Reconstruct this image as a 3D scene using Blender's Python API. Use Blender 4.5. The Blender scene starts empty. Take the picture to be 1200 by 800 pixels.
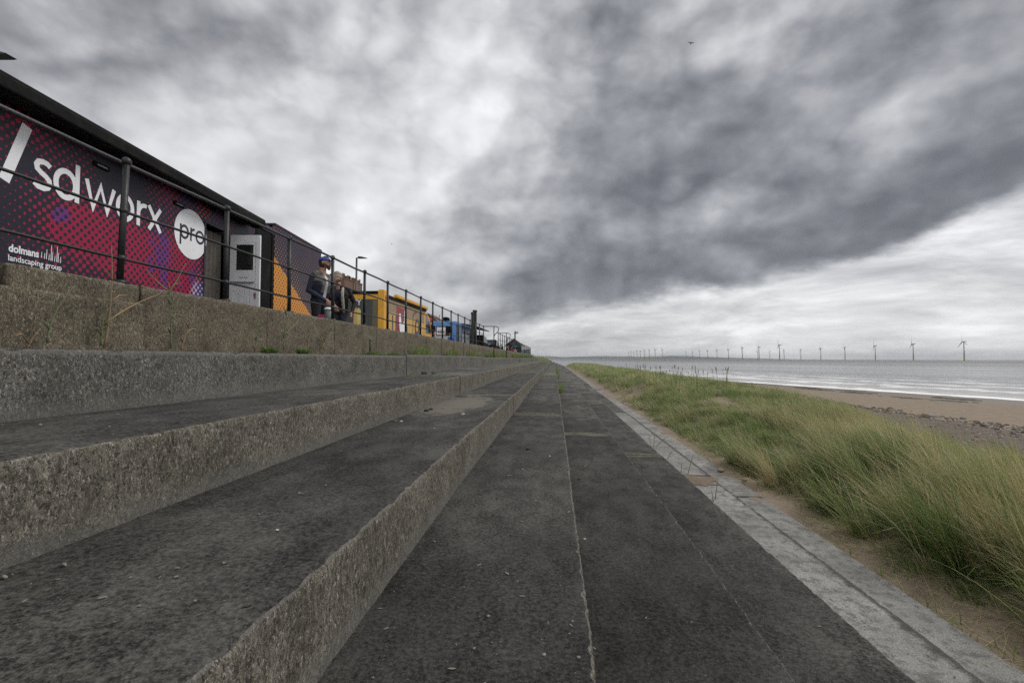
import bpy, bmesh, math, random
import numpy as np
from mathutils import Vector, Matrix, noise as mn
R = math.radians
sc = bpy.context.scene
COL = sc.collection
random.seed(7); RNG = np.random.default_rng(7)
# ------------------------------------------------------------------ camera
F = 567.0; CX, CY = 600.0, 400.0
YAW, PITCH, ROLL = R(5.0), R(2.02), R(0.15)
cam = bpy.data.cameras.new('camera'); co = bpy.data.objects.new('camera', cam); COL.objects.link(co)
cam.lens = F/1200*36; cam.sensor_width = 36; cam.clip_end = 60000; cam.clip_start = .05
CM = Matrix.Rotation(YAW, 4, 'Z') @ Matrix.Rotation(R(90)+PITCH, 4, 'X') @ Matrix.Rotation(ROLL, 4, 'Z')
co.matrix_world = CM
sc.camera = co
C5, S5 = math.cos(YAW), math.sin(YAW)
def ray(px, py):
    return (CM.to_3x3() @ Vector(((px-CX)/F, (CY-py)/F, -1))).normalized()
def W(px, py, yc):                      # world point at camera-forward distance yc
    d = ray(px, py); f = -d.x*S5 + d.y*C5
    return d*(yc/f)
def WX(px, py, X):
    d = ray(px, py); return d*(X/d.x)
def WZ(px, py, Z):
    d = ray(px, py); return d*(Z/d.z)
def c2w(xc, yc, z=0): return Vector((xc*C5-yc*S5, xc*S5+yc*C5, z))
# ------------------------------------------------------------------ node helpers
class NT:
    def __init__(s, tree): s.t = tree; s.t.nodes.clear()
    def n(s, typ, ins=None, **pr):
        nd = s.t.nodes.new(typ)
        for k, v in pr.items(): setattr(nd, k, v)
        for k, v in (ins or {}).items(): s.put(nd.inputs[k], v)
        return nd
    def put(s, sock, v):
        if isinstance(v, bpy.types.NodeSocket): s.t.links.new(v, sock)
        else:
            if isinstance(v, (tuple, list)) and len(v) == 3 and sock.type == 'RGBA': v = (*v, 1)
            sock.default_value = v
    def m(s, op, a, b=0.0, c=None, clamp=False):
        nd = s.n('ShaderNodeMath', {0: a, 1: b}, operation=op, use_clamp=clamp)
        if c is not None: s.put(nd.inputs[2], c)
        return nd.outputs[0]
    def v(s, op, a, b=(0, 0, 0)):
        nd = s.n('ShaderNodeVectorMath', {0: a}, operation=op)
        if op == 'SCALE': s.put(nd.inputs['Scale'], b)
        else: s.put(nd.inputs[1], b)
        return nd.outputs['Value'] if op in ('LENGTH', 'DOT_PRODUCT') else nd.outputs[0]
    def pos(s): return s.n('ShaderNodeTexCoord').outputs['Object']
    def gen(s): return s.n('ShaderNodeTexCoord').outputs['Generated']
    def sep(s, v): return s.n('ShaderNodeSeparateXYZ', {0: v}).outputs
    def comb(s, x, y, z=0.0): return s.n('ShaderNodeCombineXYZ', {0: x, 1: y, 2: z}).outputs[0]
    def noise(s, v, scale, detail=3, rough=.55, dist=0.0, col=False):
        o = s.n('ShaderNodeTexNoise', {'Vector': v, 'Scale': scale, 'Detail': detail, 'Roughness': rough, 'Distortion': dist})
        return o.outputs['Color' if col else 'Fac']
    def vor(s, v, scale, feature='F1', out='Distance', rnd=1.0):
        return s.n('ShaderNodeTexVoronoi', {'Vector': v, 'Scale': scale, 'Randomness': rnd}, feature=feature).outputs[out]
    def step(s, v, lo, hi):             # smooth 0..1
        return s.n('ShaderNodeMapRange', {0: v, 1: lo, 2: hi, 3: 0.0, 4: 1.0}, interpolation_type='SMOOTHSTEP').outputs[0]
    def rng(s, v, a, b, c, d): return s.n('ShaderNodeMapRange', {0: v, 1: a, 2: b, 3: c, 4: d}).outputs[0]
    def mix(s, f, a, b, bt='MIX'):
        nd = s.n('ShaderNodeMix', data_type='RGBA', blend_type=bt)
        s.put(nd.inputs[0], f); s.put(nd.inputs[6], a); s.put(nd.inputs[7], b); return nd.outputs[2]
    def scl(s, v, k): return s.v('MULTIPLY', v, k)
    def bsdf(s, col, rough=.8, bump=None, bs=.5, bd=.01, **kw):
        b = s.n('ShaderNodeBsdfPrincipled'); s.put(b.inputs['Base Color'], col); s.put(b.inputs['Roughness'], rough)
        for k, v in kw.items(): s.put(b.inputs[k.replace('_', ' ')], v)
        if bump is not None:
            bn = s.n('ShaderNodeBump', {'Height': bump, 'Strength': bs, 'Distance': bd}); s.t.links.new(bn.outputs[0], b.inputs['Normal'])
        o = s.n('ShaderNodeOutputMaterial'); s.t.links.new(b.outputs[0], o.inputs[0]); return b
MC = {}
def mat(name, fn=None):
    if name in MC: return MC[name]
    m = bpy.data.materials.new(name); m.use_nodes = True; fn(NT(m.node_tree)); MC[name] = m; return m
def paint(name, c, rough=.5, var=.12, scale=6, metal=0.0, spec=.5, dirt=.25):
    def f(t):
        p = t.pos(); n1 = t.noise(p, scale, 4); n2 = t.noise(p, scale*9, 3)
        k = t.m('ADD', t.rng(n1, .3, .7, 1-var, 1+var), t.rng(n2, .3, .7, -var*.4, var*.4))
        col = t.n('ShaderNodeVectorMath', {0: tuple(c), 'Scale': k}, operation='SCALE').outputs[0]
        d = t.m('MULTIPLY', t.step(t.noise(p, scale*.6, 5, .65), .5, .75), dirt)
        col = t.mix(d, col, (.09, .08, .065))
        t.bsdf(col, t.rng(n2, .3, .7, max(rough-.1, .05), min(rough+.12, 1)), n2, .12, .004, Metallic=metal, Specular_IOR_Level=spec)
    return mat(name, f)
# ------------------------------------------------------------------ mesh helpers
def tag(o, label=None, cat=None, group=None, kind=None):
    if label: o['label'] = label
    if cat: o['category'] = cat
    if group: o['group'] = group
    if kind: o['kind'] = kind
    return o
def empty(name, loc=(0, 0, 0), rz=0.0):
    o = bpy.data.objects.new(name, None); COL.objects.link(o); o.location = loc; o.rotation_euler = (0, 0, rz)
    o.empty_display_size = .2; return o
class MB:
    """collects shapes into one mesh"""
    def __init__(s): s.bm = bmesh.new()
    def _mi(s, fs, mi):
        for f in fs: f.material_index = mi
    def box(s, x0, x1, y0, y1, z0, z1, bev=0.0, mi=0, M=None):
        vs = [s.bm.verts.new((x, y, z)) for x in (x0, x1) for y in (y0, y1) for z in (z0, z1)]
        if M is not None:
            for v in vs: v.co = M @ v.co
        idx = [(0, 1, 3, 2), (4, 6, 7, 5), (0, 4, 5, 1), (2, 3, 7, 6), (0, 2, 6, 4), (1, 5, 7, 3)]
        fs = [s.bm.faces.new([vs[i] for i in q]) for q in idx]; s._mi(fs, mi)
        if bev > 0:
            es = list({e for f in fs for e in f.edges})
            r = bmesh.ops.bevel(s.bm, geom=es, offset=bev, segments=2, profile=.5, affect='EDGES', clamp_overlap=True)
            s._mi(r['faces'], mi)
        return s
    def quad(s, pts, mi=0):
        f = s.bm.faces.new([s.bm.verts.new(p) for p in pts]); f.material_index = mi; return s
    def prism(s, pts, off, mi=0):       # polygon pts extruded by vector off
        off = Vector(off); a = [s.bm.verts.new(p) for p in pts]; b = [s.bm.verts.new(Vector(p)+off) for p in pts]
        fs = [s.bm.faces.new(a[::-1]), s.bm.faces.new(b)]
        for i in range(len(a)):
            j = (i+1) % len(a); fs.append(s.bm.faces.new((a[i], a[j], b[j], b[i])))
        s._mi(fs, mi); return s
    def tube(s, pts, r, n=10, mi=0, cap=True):
        pts = [Vector(p) for p in pts]; rs = r if isinstance(r, (list, tuple)) else [r]*len(pts)
        rings = []; up = None
        for i, p in enumerate(pts):
            d = (pts[min(i+1, len(pts)-1)]-pts[max(i-1, 0)]).normalized()
            if up is None: up = Vector((0, 0, 1)) if abs(d.z) < .9 else Vector((1, 0, 0))
            a = d.cross(up)
            if a.length < 1e-4: a = d.orthogonal()
            a.normalize(); b = a.cross(d).normalized(); up = b if abs(d.z) < 2 else up
            rings.append([s.bm.verts.new(p+(a*math.cos(t)+b*math.sin(t))*rs[i]) for t in [2*math.pi*k/n for k in range(n)]])
        fs = []
        for q in range(len(rings)-1):
            for k in range(n):
                f = s.bm.faces.new((rings[q][k], rings[q][(k+1) % n], rings[q+1][(k+1) % n], rings[q+1][k])); f.smooth = True; fs.append(f)
        if cap: fs += [s.bm.faces.new(rings[0][::-1]), s.bm.faces.new(rings[-1])]
        s._mi(fs, mi); return s
    def ball(s, c, r, sx=1, sy=1, sz=1, seg=12, mi=0, M=None):
        m = Matrix.Translation(Vector(c)) @ (M if M is not None else Matrix()) @ Matrix.Diagonal((sx, sy, sz, 1))
        g = bmesh.ops.create_uvsphere(s.bm, u_segments=seg, v_segments=max(6, seg*2//3), radius=r, matrix=m)
        for v in g['verts']:
            for f in v.link_faces: f.smooth = True; f.material_index = mi
        return s
    def disc(s, c, r, axis='X', n=48, t=.004, mi=0):
        pts = []
        for k in range(n):
            a = 2*math.pi*k/n; u, v = r*math.cos(a), r*math.sin(a)
            pts.append(Vector(c)+Vector({'X': (0, u, v), 'Y': (u, 0, v), 'Z': (u, v, 0)}[axis]))
        return s.prism(pts, {'X': (t, 0, 0), 'Y': (0, -t, 0), 'Z': (0, 0, t)}[axis], mi)
    def ribbon(s, pts, w, o, u, v, nrm, t=.003, mi=0, closed=False, butt=True):
        """flat stroke of width w through 2-D pts on plane origin o axes u,v, thickness t along nrm"""
        P = [Vector(p) for p in pts]; n = len(P); L = []; Rr = []
        for i in range(n):
            a = P[(i-1) % n] if (closed or i > 0) else P[i]; b = P[(i+1) % n] if (closed or i < n-1) else P[i]
            d1 = (P[i]-a); d2 = (b-P[i])
            if d1.length < 1e-9: d1 = d2
            if d2.length < 1e-9: d2 = d1
            d1.normalize(); d2.normalize(); d = (d1+d2)
            d = d.normalized() if d.length > 1e-6 else d1
            k = 1/max(.5, d.dot(d1)); nn = Vector((-d.y, d.x))*w/2*k
            L.append(P[i]+nn); Rr.append(P[i]-nn)
        T = lambda q: Vector(o)+Vector(u)*q.x+Vector(v)*q.y
        nv = Vector(nrm)*t
        lt = [s.bm.verts.new(T(q)+nv) for q in L]; rt = [s.bm.verts.new(T(q)+nv) for q in Rr]
        lb = [s.bm.verts.new(T(q)) for q in L]; rb = [s.bm.verts.new(T(q)) for q in Rr]
        m_ = n if closed else n-1; fs = []
        for i in range(m_):
            j = (i+1) % n
            fs += [s.bm.faces.new((rt[i], rt[j], lt[j], lt[i])), s.bm.faces.new((lt[i], lt[j], lb[j], lb[i])), s.bm.faces.new((rb[i], rb[j], rt[j], rt[i]))]
        if not closed:
            fs += [s.bm.faces.new((lt[0], lb[0], rb[0], rt[0])), s.bm.faces.new((lt[-1], rt[-1], rb[-1], lb[-1]))]
        s._mi(fs, mi); return s
    def build(s, name, mats, parent=None, smooth=None, norm=True):
        if norm: bmesh.ops.recalc_face_normals(s.bm, faces=s.bm.faces)
        me = bpy.data.meshes.new(name); s.bm.to_mesh(me); s.bm.free()
        for m in (mats if isinstance(mats, (list, tuple)) else [mats]): me.materials.append(m)
        o = bpy.data.objects.new(name, me); COL.objects.link(o)
        if parent is not None: o.parent = parent
        return o
def npmesh(name, V, Q, mats, parent=None, mi=None, smooth=False, attrs=None):
    me = bpy.data.meshes.new(name); V = np.asarray(V, dtype=np.float32); Q = np.asarray(Q, dtype=np.int32)
    k = Q.shape[1]; me.vertices.add(len(V)); me.vertices.foreach_set('co', V.ravel())
    me.loops.add(Q.size); me.loops.foreach_set('vertex_index', Q.ravel())
    me.polygons.add(len(Q)); me.polygons.foreach_set('loop_start', np.arange(0, Q.size, k, dtype=np.int32))
    me.polygons.foreach_set('loop_total', np.full(len(Q), k, dtype=np.int32))
    if mi is not None: me.polygons.foreach_set('material_index', np.asarray(mi, dtype=np.int32))
    me.polygons.foreach_set('use_smooth', np.full(len(Q), smooth))
    me.update(calc_edges=True)
    for an, av in (attrs or {}).items():
        at = me.attributes.new(an, 'FLOAT', 'POINT'); at.data.foreach_set('value', np.asarray(av, dtype=np.float32))
    me.validate()
    for m in (mats if isinstance(mats, (list, tuple)) else [mats]): me.materials.append(m)
    o = bpy.data.objects.new(name, me); COL.objects.link(o)
    if parent is not None: o.parent = parent
    return o
def copy_tree(o, parent=None):
    c = o.copy(); COL.objects.link(c); c.parent = parent
    for ch in list(o.children): copy_tree(ch, c)
    return c
def text_part(name, s, size, o, u, v, nrm, m, parent, offset=0.0, width=None, t=.003, align='LEFT'):
    cu = bpy.data.curves.new('txt', 'FONT'); cu.body = s; cu.size = size; cu.offset = offset; cu.align_x = align; cu.extrude = t/2
    ob = bpy.data.objects.new('txt', cu); COL.objects.link(ob)
    dg = bpy.context.evaluated_depsgraph_get(); dg.update()
    me = bpy.data.meshes.new_from_object(ob.evaluated_get(dg)); bpy.data.objects.remove(ob); bpy.data.curves.remove(cu)
    u, v, nrm, o = Vector(u), Vector(v), Vector(nrm), Vector(o); k = 1.0
    if width:
        xs = [q.co.x for q in me.vertices]; k = width/max(1e-6, max(xs)-min(xs))
    for q in me.vertices: q.co = o+u*(q.co.x*k)+v*q.co.y+nrm*(q.co.z+t/2)
    me.materials.clear(); me.materials.append(m); me.name = name
    ob = bpy.data.objects.new(name, me); COL.objects.link(ob); ob.parent = parent; return ob
# ------------------------------------------------------------------ world sky
def build_world():
    w = bpy.data.worlds.new('World'); sc.world = w; w.use_nodes = True; t = NT(w.node_tree)
    STR = .1
    d = t.v('NORMALIZE', t.gen()); x, y, z = t.sep(d)[:3]
    az0 = t.m('ADD', t.m('ARCTAN2', x, y), YAW)              # 0 = photo centre
    el0 = t.m('ARCSINE', z)
    # soft domain warp
    dn = t.comb(x, y, t.m('MULTIPLY', z, 2.0))
    wn = t.v('SUBTRACT', t.noise(dn, 2.6, 2, .45, col=True), (.5, .5, .5)); ws = t.sep(wn)
    wf = t.v('SUBTRACT', t.noise(dn, 11, 2, .45, col=True), (.5, .5, .5)); wfs = t.sep(wf)
    az = t.m('ADD', t.m('ADD', az0, t.m('MULTIPLY', ws[0], .22)), t.m('MULTIPLY', wfs[0], .07))
    el = t.m('ADD', t.m('ADD', el0, t.m('MULTIPLY', t.m('MULTIPLY', ws[1], .20), t.rng(el0, 0, .35, .25, 1))), t.m('MULTIPLY', t.m('MULTIPLY', wfs[1], .06), t.rng(el0, 0, .25, .35, 1)))
    V = .72
    def blob(px, py, rx, ry, rot, amp):
        nonlocal V
        r = ray(px, py); a = math.atan2(r.x, r.y)+YAW; e = math.asin(r.z)
        k = 1/F*math.cos(a)
        da = t.m('SUBTRACT', az, a); de = t.m('SUBTRACT', el, e)
        c, s_ = math.cos(R(rot)), math.sin(R(rot))
        u = t.m('ADD', t.m('MULTIPLY', da, c/(rx*k)), t.m('MULTIPLY', de, s_/(rx*k)))
        v = t.m('ADD', t.m('MULTIPLY', da, -s_/(ry*k)), t.m('MULTIPLY', de, c/(ry*k)))
        q = t.m('ADD', t.m('MULTIPLY', u, u), t.m('MULTIPLY', v, v))
        g = t.m('EXPONENT', t.m('MULTIPLY', q, -.7))
        V = t.m('ADD', V, t.m('MULTIPLY', g, amp))
    for b in BLOBS: blob(*b)
    # ragged lower edge of the dark cloud bank with bright sky under it
    pts = [(-1.6, .02), (-.75, .03), (-.35, .05), (-.05, .070), (.07, .098), (.21, .126), (.34, .140), (.48, .152), (.62, .17), (.72, .21), (.80, .25), (1.1, .3), (1.6, .2)]
    cv = t.n('ShaderNodeFloatCurve'); cr = cv.mapping.curves[0]
    mp = lambda a_: (a_+1.6)/3.2
    cr.points[0].location = (0, pts[0][1]); cr.points[1].location = (1, pts[-1][1])
    for a_, e_ in pts[1:-1]: cr.points.new(mp(a_), e_)
    cv.mapping.update()
    t.put(cv.inputs['Value'], t.rng(az0, -1.6, 1.6, 0, 1))
    line = cv.outputs[0]
    n3 = t.m('SUBTRACT', t.noise(dn, 6, 7, .6), .5)
    el2 = t.m('ADD', el0, t.m('MULTIPLY', t.m('ADD', t.m('MULTIPLY', ws[2], .7), n3), .10))
    dist = t.m('SUBTRACT', el2, line)
    below = t.m('SUBTRACT', 1, t.step(dist, -.026, .016))
    darkb = t.m('MULTIPLY', t.m('EXPONENT', t.m('MULTIPLY', t.m('MAXIMUM', dist, 0), -11)), t.rng(az0, -.5, .15, .1, 1))
    V = t.m('SUBTRACT', V, t.m('MULTIPLY', darkb, .16))
    # cloud texture
    d2 = t.v('ADD', t.comb(x, y, t.m('MULTIPLY', z, 1.35)), t.v('SCALE', wn, .05))
    big = t.m('SUBTRACT', t.noise(d2, 3.4, 6, .5), .5)
    bil = t.m('SUBTRACT', t.m('ABSOLUTE', t.m('SUBTRACT', t.noise(t.v('ADD', d2, t.v('SCALE', wf, .015)), 6.5, 5, .5), .5)), .09)
    bil2 = t.m('SUBTRACT', t.m('ABSOLUTE', t.m('SUBTRACT', t.noise(d2, 15, 5, .55), .5)), .09)
    V = t.m('ADD', V, t.m('ADD', t.m('MULTIPLY', big, .42), t.m('ADD', t.m('MULTIPLY', bil, .55), t.m('MULTIPLY', bil2, .10))))
    V = t.m('ADD', t.m('ADD', .50, t.m('MULTIPLY', t.step(V, .46, .92), .37)), t.m('MULTIPLY', t.m('SUBTRACT', V, .72), .10))
    base = t.v('ADD', d2, t.v('SCALE', wf, .045))
    def puff(p_):      # rounded billows: squared cell distances over octaves
        acc = 0.0
        for sc__, am in ((3.6, .55), (7.5, .36), (16, .14), (34, .05)):
            v_ = t.vor(p_, sc__, 'F1'); acc = t.m('ADD', acc, t.m('MULTIPLY', t.m('MULTIPLY', v_, v_), -am))
        return acc
    rel = t.m('SUBTRACT', puff(base), puff(t.v('ADD', base, (.020, .004, -.026))))
    rel2 = t.m('SUBTRACT', t.noise(d2, 4.5, 4, .5), t.noise(t.v('ADD', d2, (-.03, -.005, .035)), 4.5, 4, .5))
    V = t.m('ADD', V, t.m('ADD', t.m('MULTIPLY', t.m('MAXIMUM', t.m('MINIMUM', rel, .25), -.2), .42), t.m('MULTIPLY', rel2, .50)))
    V = t.m('ADD', V, t.rng(y, .15, -.6, 0, .40))  # added brightening of the unseen sky behind the camera, as fill light
    # bright strip: streaky layers
    dl = t.v('ADD', t.comb(x, y, t.m('MULTIPLY', z, 4.5)), t.v('SCALE', wn, .25)); st = t.noise(dl, 4.0, 7, .6)
    st2 = t.noise(dl, 15, 5, .6)
    br = t.m('ADD', t.rng(az0, -.1, .5, .80, .90), t.m('ADD', t.rng(st, .3, .7, -.15, .11), t.rng(st2, .3, .7, -.05, .05)))
    V = t.m('ADD', t.m('MULTIPLY', V, t.m('SUBTRACT', 1, below)), t.m('MULTIPLY', br, below))
    V = t.m('MINIMUM', t.m('MAXIMUM', V, .42), 1.0)
    L = t.m('POWER', V, 2.2)
    tint = t.mix(t.rng(V, .45, .85, 0, 1), (.955, .975, 1.075), (.985, .995, 1.01))
    cl = t.n('ShaderNodeVectorMath', {0: tint, 'Scale': t.m('MULTIPLY', L, SKYGAIN/STR)}, operation='SCALE').outputs[0]
    sky = t.n('ShaderNodeTexSky', sky_type='NISHITA'); sky.sun_disc = False; sky.sun_elevation = SUN_EL; sky.sun_rotation = SUN_AZ
    col = t.mix(.95, sky.outputs[0], cl)
    bg = t.n('ShaderNodeBackground', {'Color': col, 'Strength': STR}); o = t.n('ShaderNodeOutputWorld'); t.t.links.new(bg.outputs[0], o.inputs[0])
SKYGAIN = .87
SUN_EL, SUN_AZ = R(48), R(60)
BLOBS = [ # px, py, rx, ry, rot(ccw), amp
 (300, 70, 170, 70, -10, -.13), (90, 20, 200, 60, 0, -.03), (60, 90, 90, 50, 0, -.02), (400, 130, 75, 70, 60, .12),
 (430, 215, 130, 95, 20, .13), (330, 190, 110, 50, -30, .14), (520, 160, 80, 60, 60, .10), (560, 30, 90, 60, 0, .03),
 (655, 95, 45, 45, 0, .08), (610, 190, 45, 50, 70, .10), (740, 200, 120, 70, 20, -.10), (800, 60, 90, 50, 60, .05), (950, 30, 60, 60, 50, .08),
 (900, 130, 110, 60, 40, -.10), (1110, 50, 140, 80, 10, -.12), (1150, 205, 130, 30, 15, -.13), (990, 250, 150, 45, 25, -.10),
 (920, 235, 50, 22, 20, -.08), (850, 245, 50, 30, 10, .13), (900, 270, 60, 16, 20, .10), (660, 255, 70, 80, 60, -.06), (420, 330, 200, 70, 0, .09), (170, 180, 150, 60, -25, .07), (600, 60, 70, 60, 0, .05), (700, 130, 90, 90, 0, -.03),
 (620, 340, 120, 25, 0, -.08), (850, 320, 120, 25, 12, -.08), (1020, 140, 60, 30, 30, .04), (1060, 215, 60, 20, 20, .05), (200, 150, 100, 40, -20, .06)]
sc.cycles.use_denoising = False; sc.cycles.max_bounces = 5; sc.cycles.diffuse_bounces = 2; sc.cycles.glossy_bounces = 2; sc.cycles.transmission_bounces = 2; sc.cycles.volume_bounces = 0
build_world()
sc.world.cycles.sampling_method = 'MANUAL'; sc.world.cycles.sample_map_resolution = 256
sl = bpy.data.lights.new('sun', 'SUN'); sl.energy = 1.5; sl.angle = R(22); sl.color = (1, .97, .92)
so = bpy.data.objects.new('sun', sl); COL.objects.link(so)
dv = Vector((math.sin(SUN_AZ)*math.cos(SUN_EL), math.cos(SUN_AZ)*math.cos(SUN_EL), math.sin(SUN_EL)))
so.rotation_euler = dv.to_track_quat('Z', 'Y').to_euler()
sc.view_settings.view_transform = 'Standard'; sc.view_settings.look = 'None'; sc.view_settings.exposure = .2; sc.view_settings.gamma = 1
# ------------------------------------------------------------------ materials of the setting
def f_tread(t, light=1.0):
    p = t.pos(); x, y, z = t.sep(p)[:3]
    n0 = t.noise(p, .55, 5, .6); n1 = t.noise(t.scl(p, (1, .5, 1)), 5, 6, .65); n2 = t.noise(p, 55, 5, .7); n3 = t.noise(p, 170, 3, .7)
    n4 = t.noise(p, 30, 5, .8); k = t.m('ADD', t.rng(n1, .36, .64, .6, 1.4), t.m('ADD', t.m('MULTIPLY', t.m('SUBTRACT', t.step(n2, .40, .60), .5), .8), t.m('ADD', t.m('MULTIPLY', t.m('SUBTRACT', t.step(n4, .42, .60), .5), .38), t.rng(n3, .4, .6, -.3, .3)))); k = t.m('MAXIMUM', k, .15)
    k = t.m('MULTIPLY', k, t.rng(n0, .34, .66, .68, 1.35))
    bay = t.m('FLOOR', t.m('DIVIDE', t.m('ADD', y, .9), 9.6)); lv = t.m('ROUND', t.m('DIVIDE', t.m('ADD', z, 2.02), .3408))
    wn_ = t.n('ShaderNodeTexWhiteNoise', {'Vector': t.comb(bay, lv, 3.0)}, noise_dimensions='3D').outputs['Value']
    k = t.m('MULTIPLY', k, t.m('MULTIPLY', t.rng(wn_, 0, 1, .85, 1.2), t.rng(bay, 0, 3, .80, 1.45)))
    base = t.mix(t.rng(n0, .35, .65, 0, 1), (.056, .054, .050), (.068, .064, .057))
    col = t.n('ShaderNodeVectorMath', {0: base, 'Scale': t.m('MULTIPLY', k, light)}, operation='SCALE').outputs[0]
    # pale grit and scratches
    g = t.m('MULTIPLY', t.step(t.noise(p, 120, 2, .5), .66, .74), t.step(n2, .45, .6))
    col = t.mix(t.m('MULTIPLY', g, .8), col, (.26, .24, .21))
    sc_ = t.step(t.noise(t.scl(p, (1, .18, 1)), 60, 3, .6), .70, .78)
    col = t.mix(t.m('MULTIPLY', sc_, .5), col, (.24, .23, .21))
    bl = t.step(t.noise(p, 22, 4, .7), .60, .74); col = t.mix(t.m('MULTIPLY', bl, .5), col, (.035, .034, .032))
    br_ = t.step(t.noise(p, 9, 5, .7), .58, .75); col = t.mix(t.m('MULTIPLY', br_, .35), col, (.10, .088, .07))
    # spilled sand / cement patch on the lowest seat
    dx = t.m('MULTIPLY', t.m('SUBTRACT', x, -1.45), 2.0); dy = t.m('MULTIPLY', t.m('SUBTRACT', y, 6.9), .62)
    q = t.m('ADD', t.m('ADD', t.m('MULTIPLY', dx, dx), t.m('MULTIPLY', dy, dy)), t.m('MULTIPLY', t.m('SUBTRACT', n1, .5), 4.5))
    pm = t.m('MULTIPLY', t.m('SUBTRACT', 1, t.step(q, .45, 1.1)), t.step(z, -.75, -.70)); pm = t.m('MULTIPLY', pm, t.m('SUBTRACT', 1, t.step(z, -.6, -.55)))
    col = t.mix(t.m('MULTIPLY', pm, .6), col, (.20, .18, .15))
    # pale sand lodged either side of the slab joints
    jd = t.m('ABSOLUTE', t.m('SUBTRACT', t.m('FRACT', t.m('ADD', t.m('DIVIDE', t.m('ADD', y, .9), 9.6), .5)), .5)); jd = t.m('MULTIPLY', jd, 9.6)
    js = t.m('SUBTRACT', 1, t.step(t.m('ADD', jd, t.m('MULTIPLY', t.m('SUBTRACT', t.noise(t.scl(p, (1, 2, 1)), 4, 6, .75), .5), 1.1)), .02, .20))
    col = t.mix(t.m('MULTIPLY', js, .7), col, (.20, .18, .14))
    h = t.m('ADD', t.m('MULTIPLY', n2, .6), t.m('MULTIPLY', n3, .4))
    t.bsdf(col, .92, h, .9, .006, Specular_IOR_Level=.25)
def f_riser(t, c1=(.188, .170, .138), c2=(.085, .077, .062), foot=True):
    p = t.pos(); x, y, z = t.sep(p)[:3]
    pv = t.scl(p, (1, 1, .55))
    n1 = t.noise(p, 3, 5, .6); n2 = t.noise(pv, 42, 6, .75); n3 = t.noise(pv, 130, 4, .7); v = t.vor(t.v('ADD', pv, t.scl(t.noise(p, 30, 2, col=True), (.01, .01, .01))), 75)
    mm = t.m('ADD', t.m('MULTIPLY', n2, .5), t.m('MULTIPLY', t.noise(pv, 100, 5, .8), .5))
    col = t.mix(t.step(mm, .44, .56), c2, c1)
    col = t.mix(t.m('MULTIPLY', t.step(t.noise(pv, 70, 4, .8), .56, .62), .85), col, (.42, .39, .33))
    col = t.mix(t.m('MULTIPLY', t.step(t.noise(t.v('ADD', pv, (3, 5, 7)), 85, 4, .8), .54, .60), .9), col, (.028, .027, .022))
    col = t.mix(t.m('MULTIPLY', t.step(t.noise(pv, 24, 6, .75), .56, .63), .85), col, (.038, .036, .030))
    col = t.mix(t.m('MULTIPLY', t.step(t.noise(p, 9, 5, .7), .52, .70), .5), col, (.075, .078, .05))
    col = t.mix(t.m('MULTIPLY', t.step(t.noise(p, 16, 4, .7), .62, .72), .5), col, (.20, .12, .07))
    col = t.mix(t.m('MULTIPLY', t.step(t.noise(p, 210, 2, .6), .60, .68), .6), col, (.50, .47, .42))
    col = t.n('ShaderNodeVectorMath', {0: col, 'Scale': t.rng(n1, .3, .7, .72, 1.28)}, operation='SCALE').outputs[0]
    if foot:    # rain-washed smoother foot of each step, ragged upper limit
        fz = t.m('MULTIPLY', t.m('FRACT', t.m('ADD', t.m('DIVIDE', t.m('ADD', z, 2.03), .3408), 8.0)), .3408)
        fm = t.m('SUBTRACT', 1, t.step(t.m('ADD', fz, t.m('MULTIPLY', t.m('SUBTRACT', t.noise(p, 12, 6, .75), .5), .26)), .035, .12))
        col = t.mix(t.m('MULTIPLY', fm, .55), col, t.mix(t.rng(n3, .35, .65, 0, 1), (.125, .12, .11), (.19, .183, .17)))
    h = t.m('ADD', t.m('MULTIPLY', n2, .7), t.m('MULTIPLY', n3, .4))
    t.bsdf(col, .95, h, 1.0, .014, Specular_IOR_Level=.2)
def f_foot(t):      # smoother band where rain has washed the foot of each riser
    p = t.pos(); n2 = t.noise(p, 50, 5, .7); n1 = t.noise(t.scl(p, (1, 1, .3)), 9, 4, .6)
    col = t.mix(t.rng(n2, .3, .7, 0, 1), (.14, .13, .115), (.24, .225, .20)); col = t.mix(t.step(n1, .48, .66), col, (.075, .07, .06))
    t.bsdf(col, .9, n2, .8, .006, Specular_IOR_Level=.25)
def f_pale(t):
    p = t.pos(); n0 = t.noise(p, 1.3, 5, .6); n1 = t.noise(p, 9, 6, .7); n2 = t.noise(p, 80, 4, .7)
    col = t.mix(t.rng(n0, .3, .7, 0, 1), (.17, .167, .158), (.34, .33, .31))
    col = t.mix(t.m('MULTIPLY', t.step(n1, .47, .62), .75), col, (.12, .112, .10))
    col = t.mix(t.m('MULTIPLY', t.step(t.noise(t.scl(p, (1.6, .35, 1)), 14, 6, .75), .58, .68), .8), col, (.055, .052, .047))
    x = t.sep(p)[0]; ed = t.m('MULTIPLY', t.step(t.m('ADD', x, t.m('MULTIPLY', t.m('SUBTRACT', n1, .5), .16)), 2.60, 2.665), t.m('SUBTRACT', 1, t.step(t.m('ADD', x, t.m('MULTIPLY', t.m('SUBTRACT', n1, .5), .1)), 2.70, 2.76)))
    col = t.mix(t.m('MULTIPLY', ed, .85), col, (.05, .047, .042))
    k = t.rng(n2, .35, .65, .55, 1.4); col = t.n('ShaderNodeVectorMath', {0: col, 'Scale': k}, operation='SCALE').outputs[0]
    t.bsdf(col, .92, t.m('ADD', n1, n2), .7, .008, Specular_IOR_Level=.25)
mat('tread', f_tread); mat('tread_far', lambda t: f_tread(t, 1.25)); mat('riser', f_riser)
mat('riser_upper', lambda t: f_riser(t, (.165, .158, .145), (.08, .077, .07)))
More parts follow.
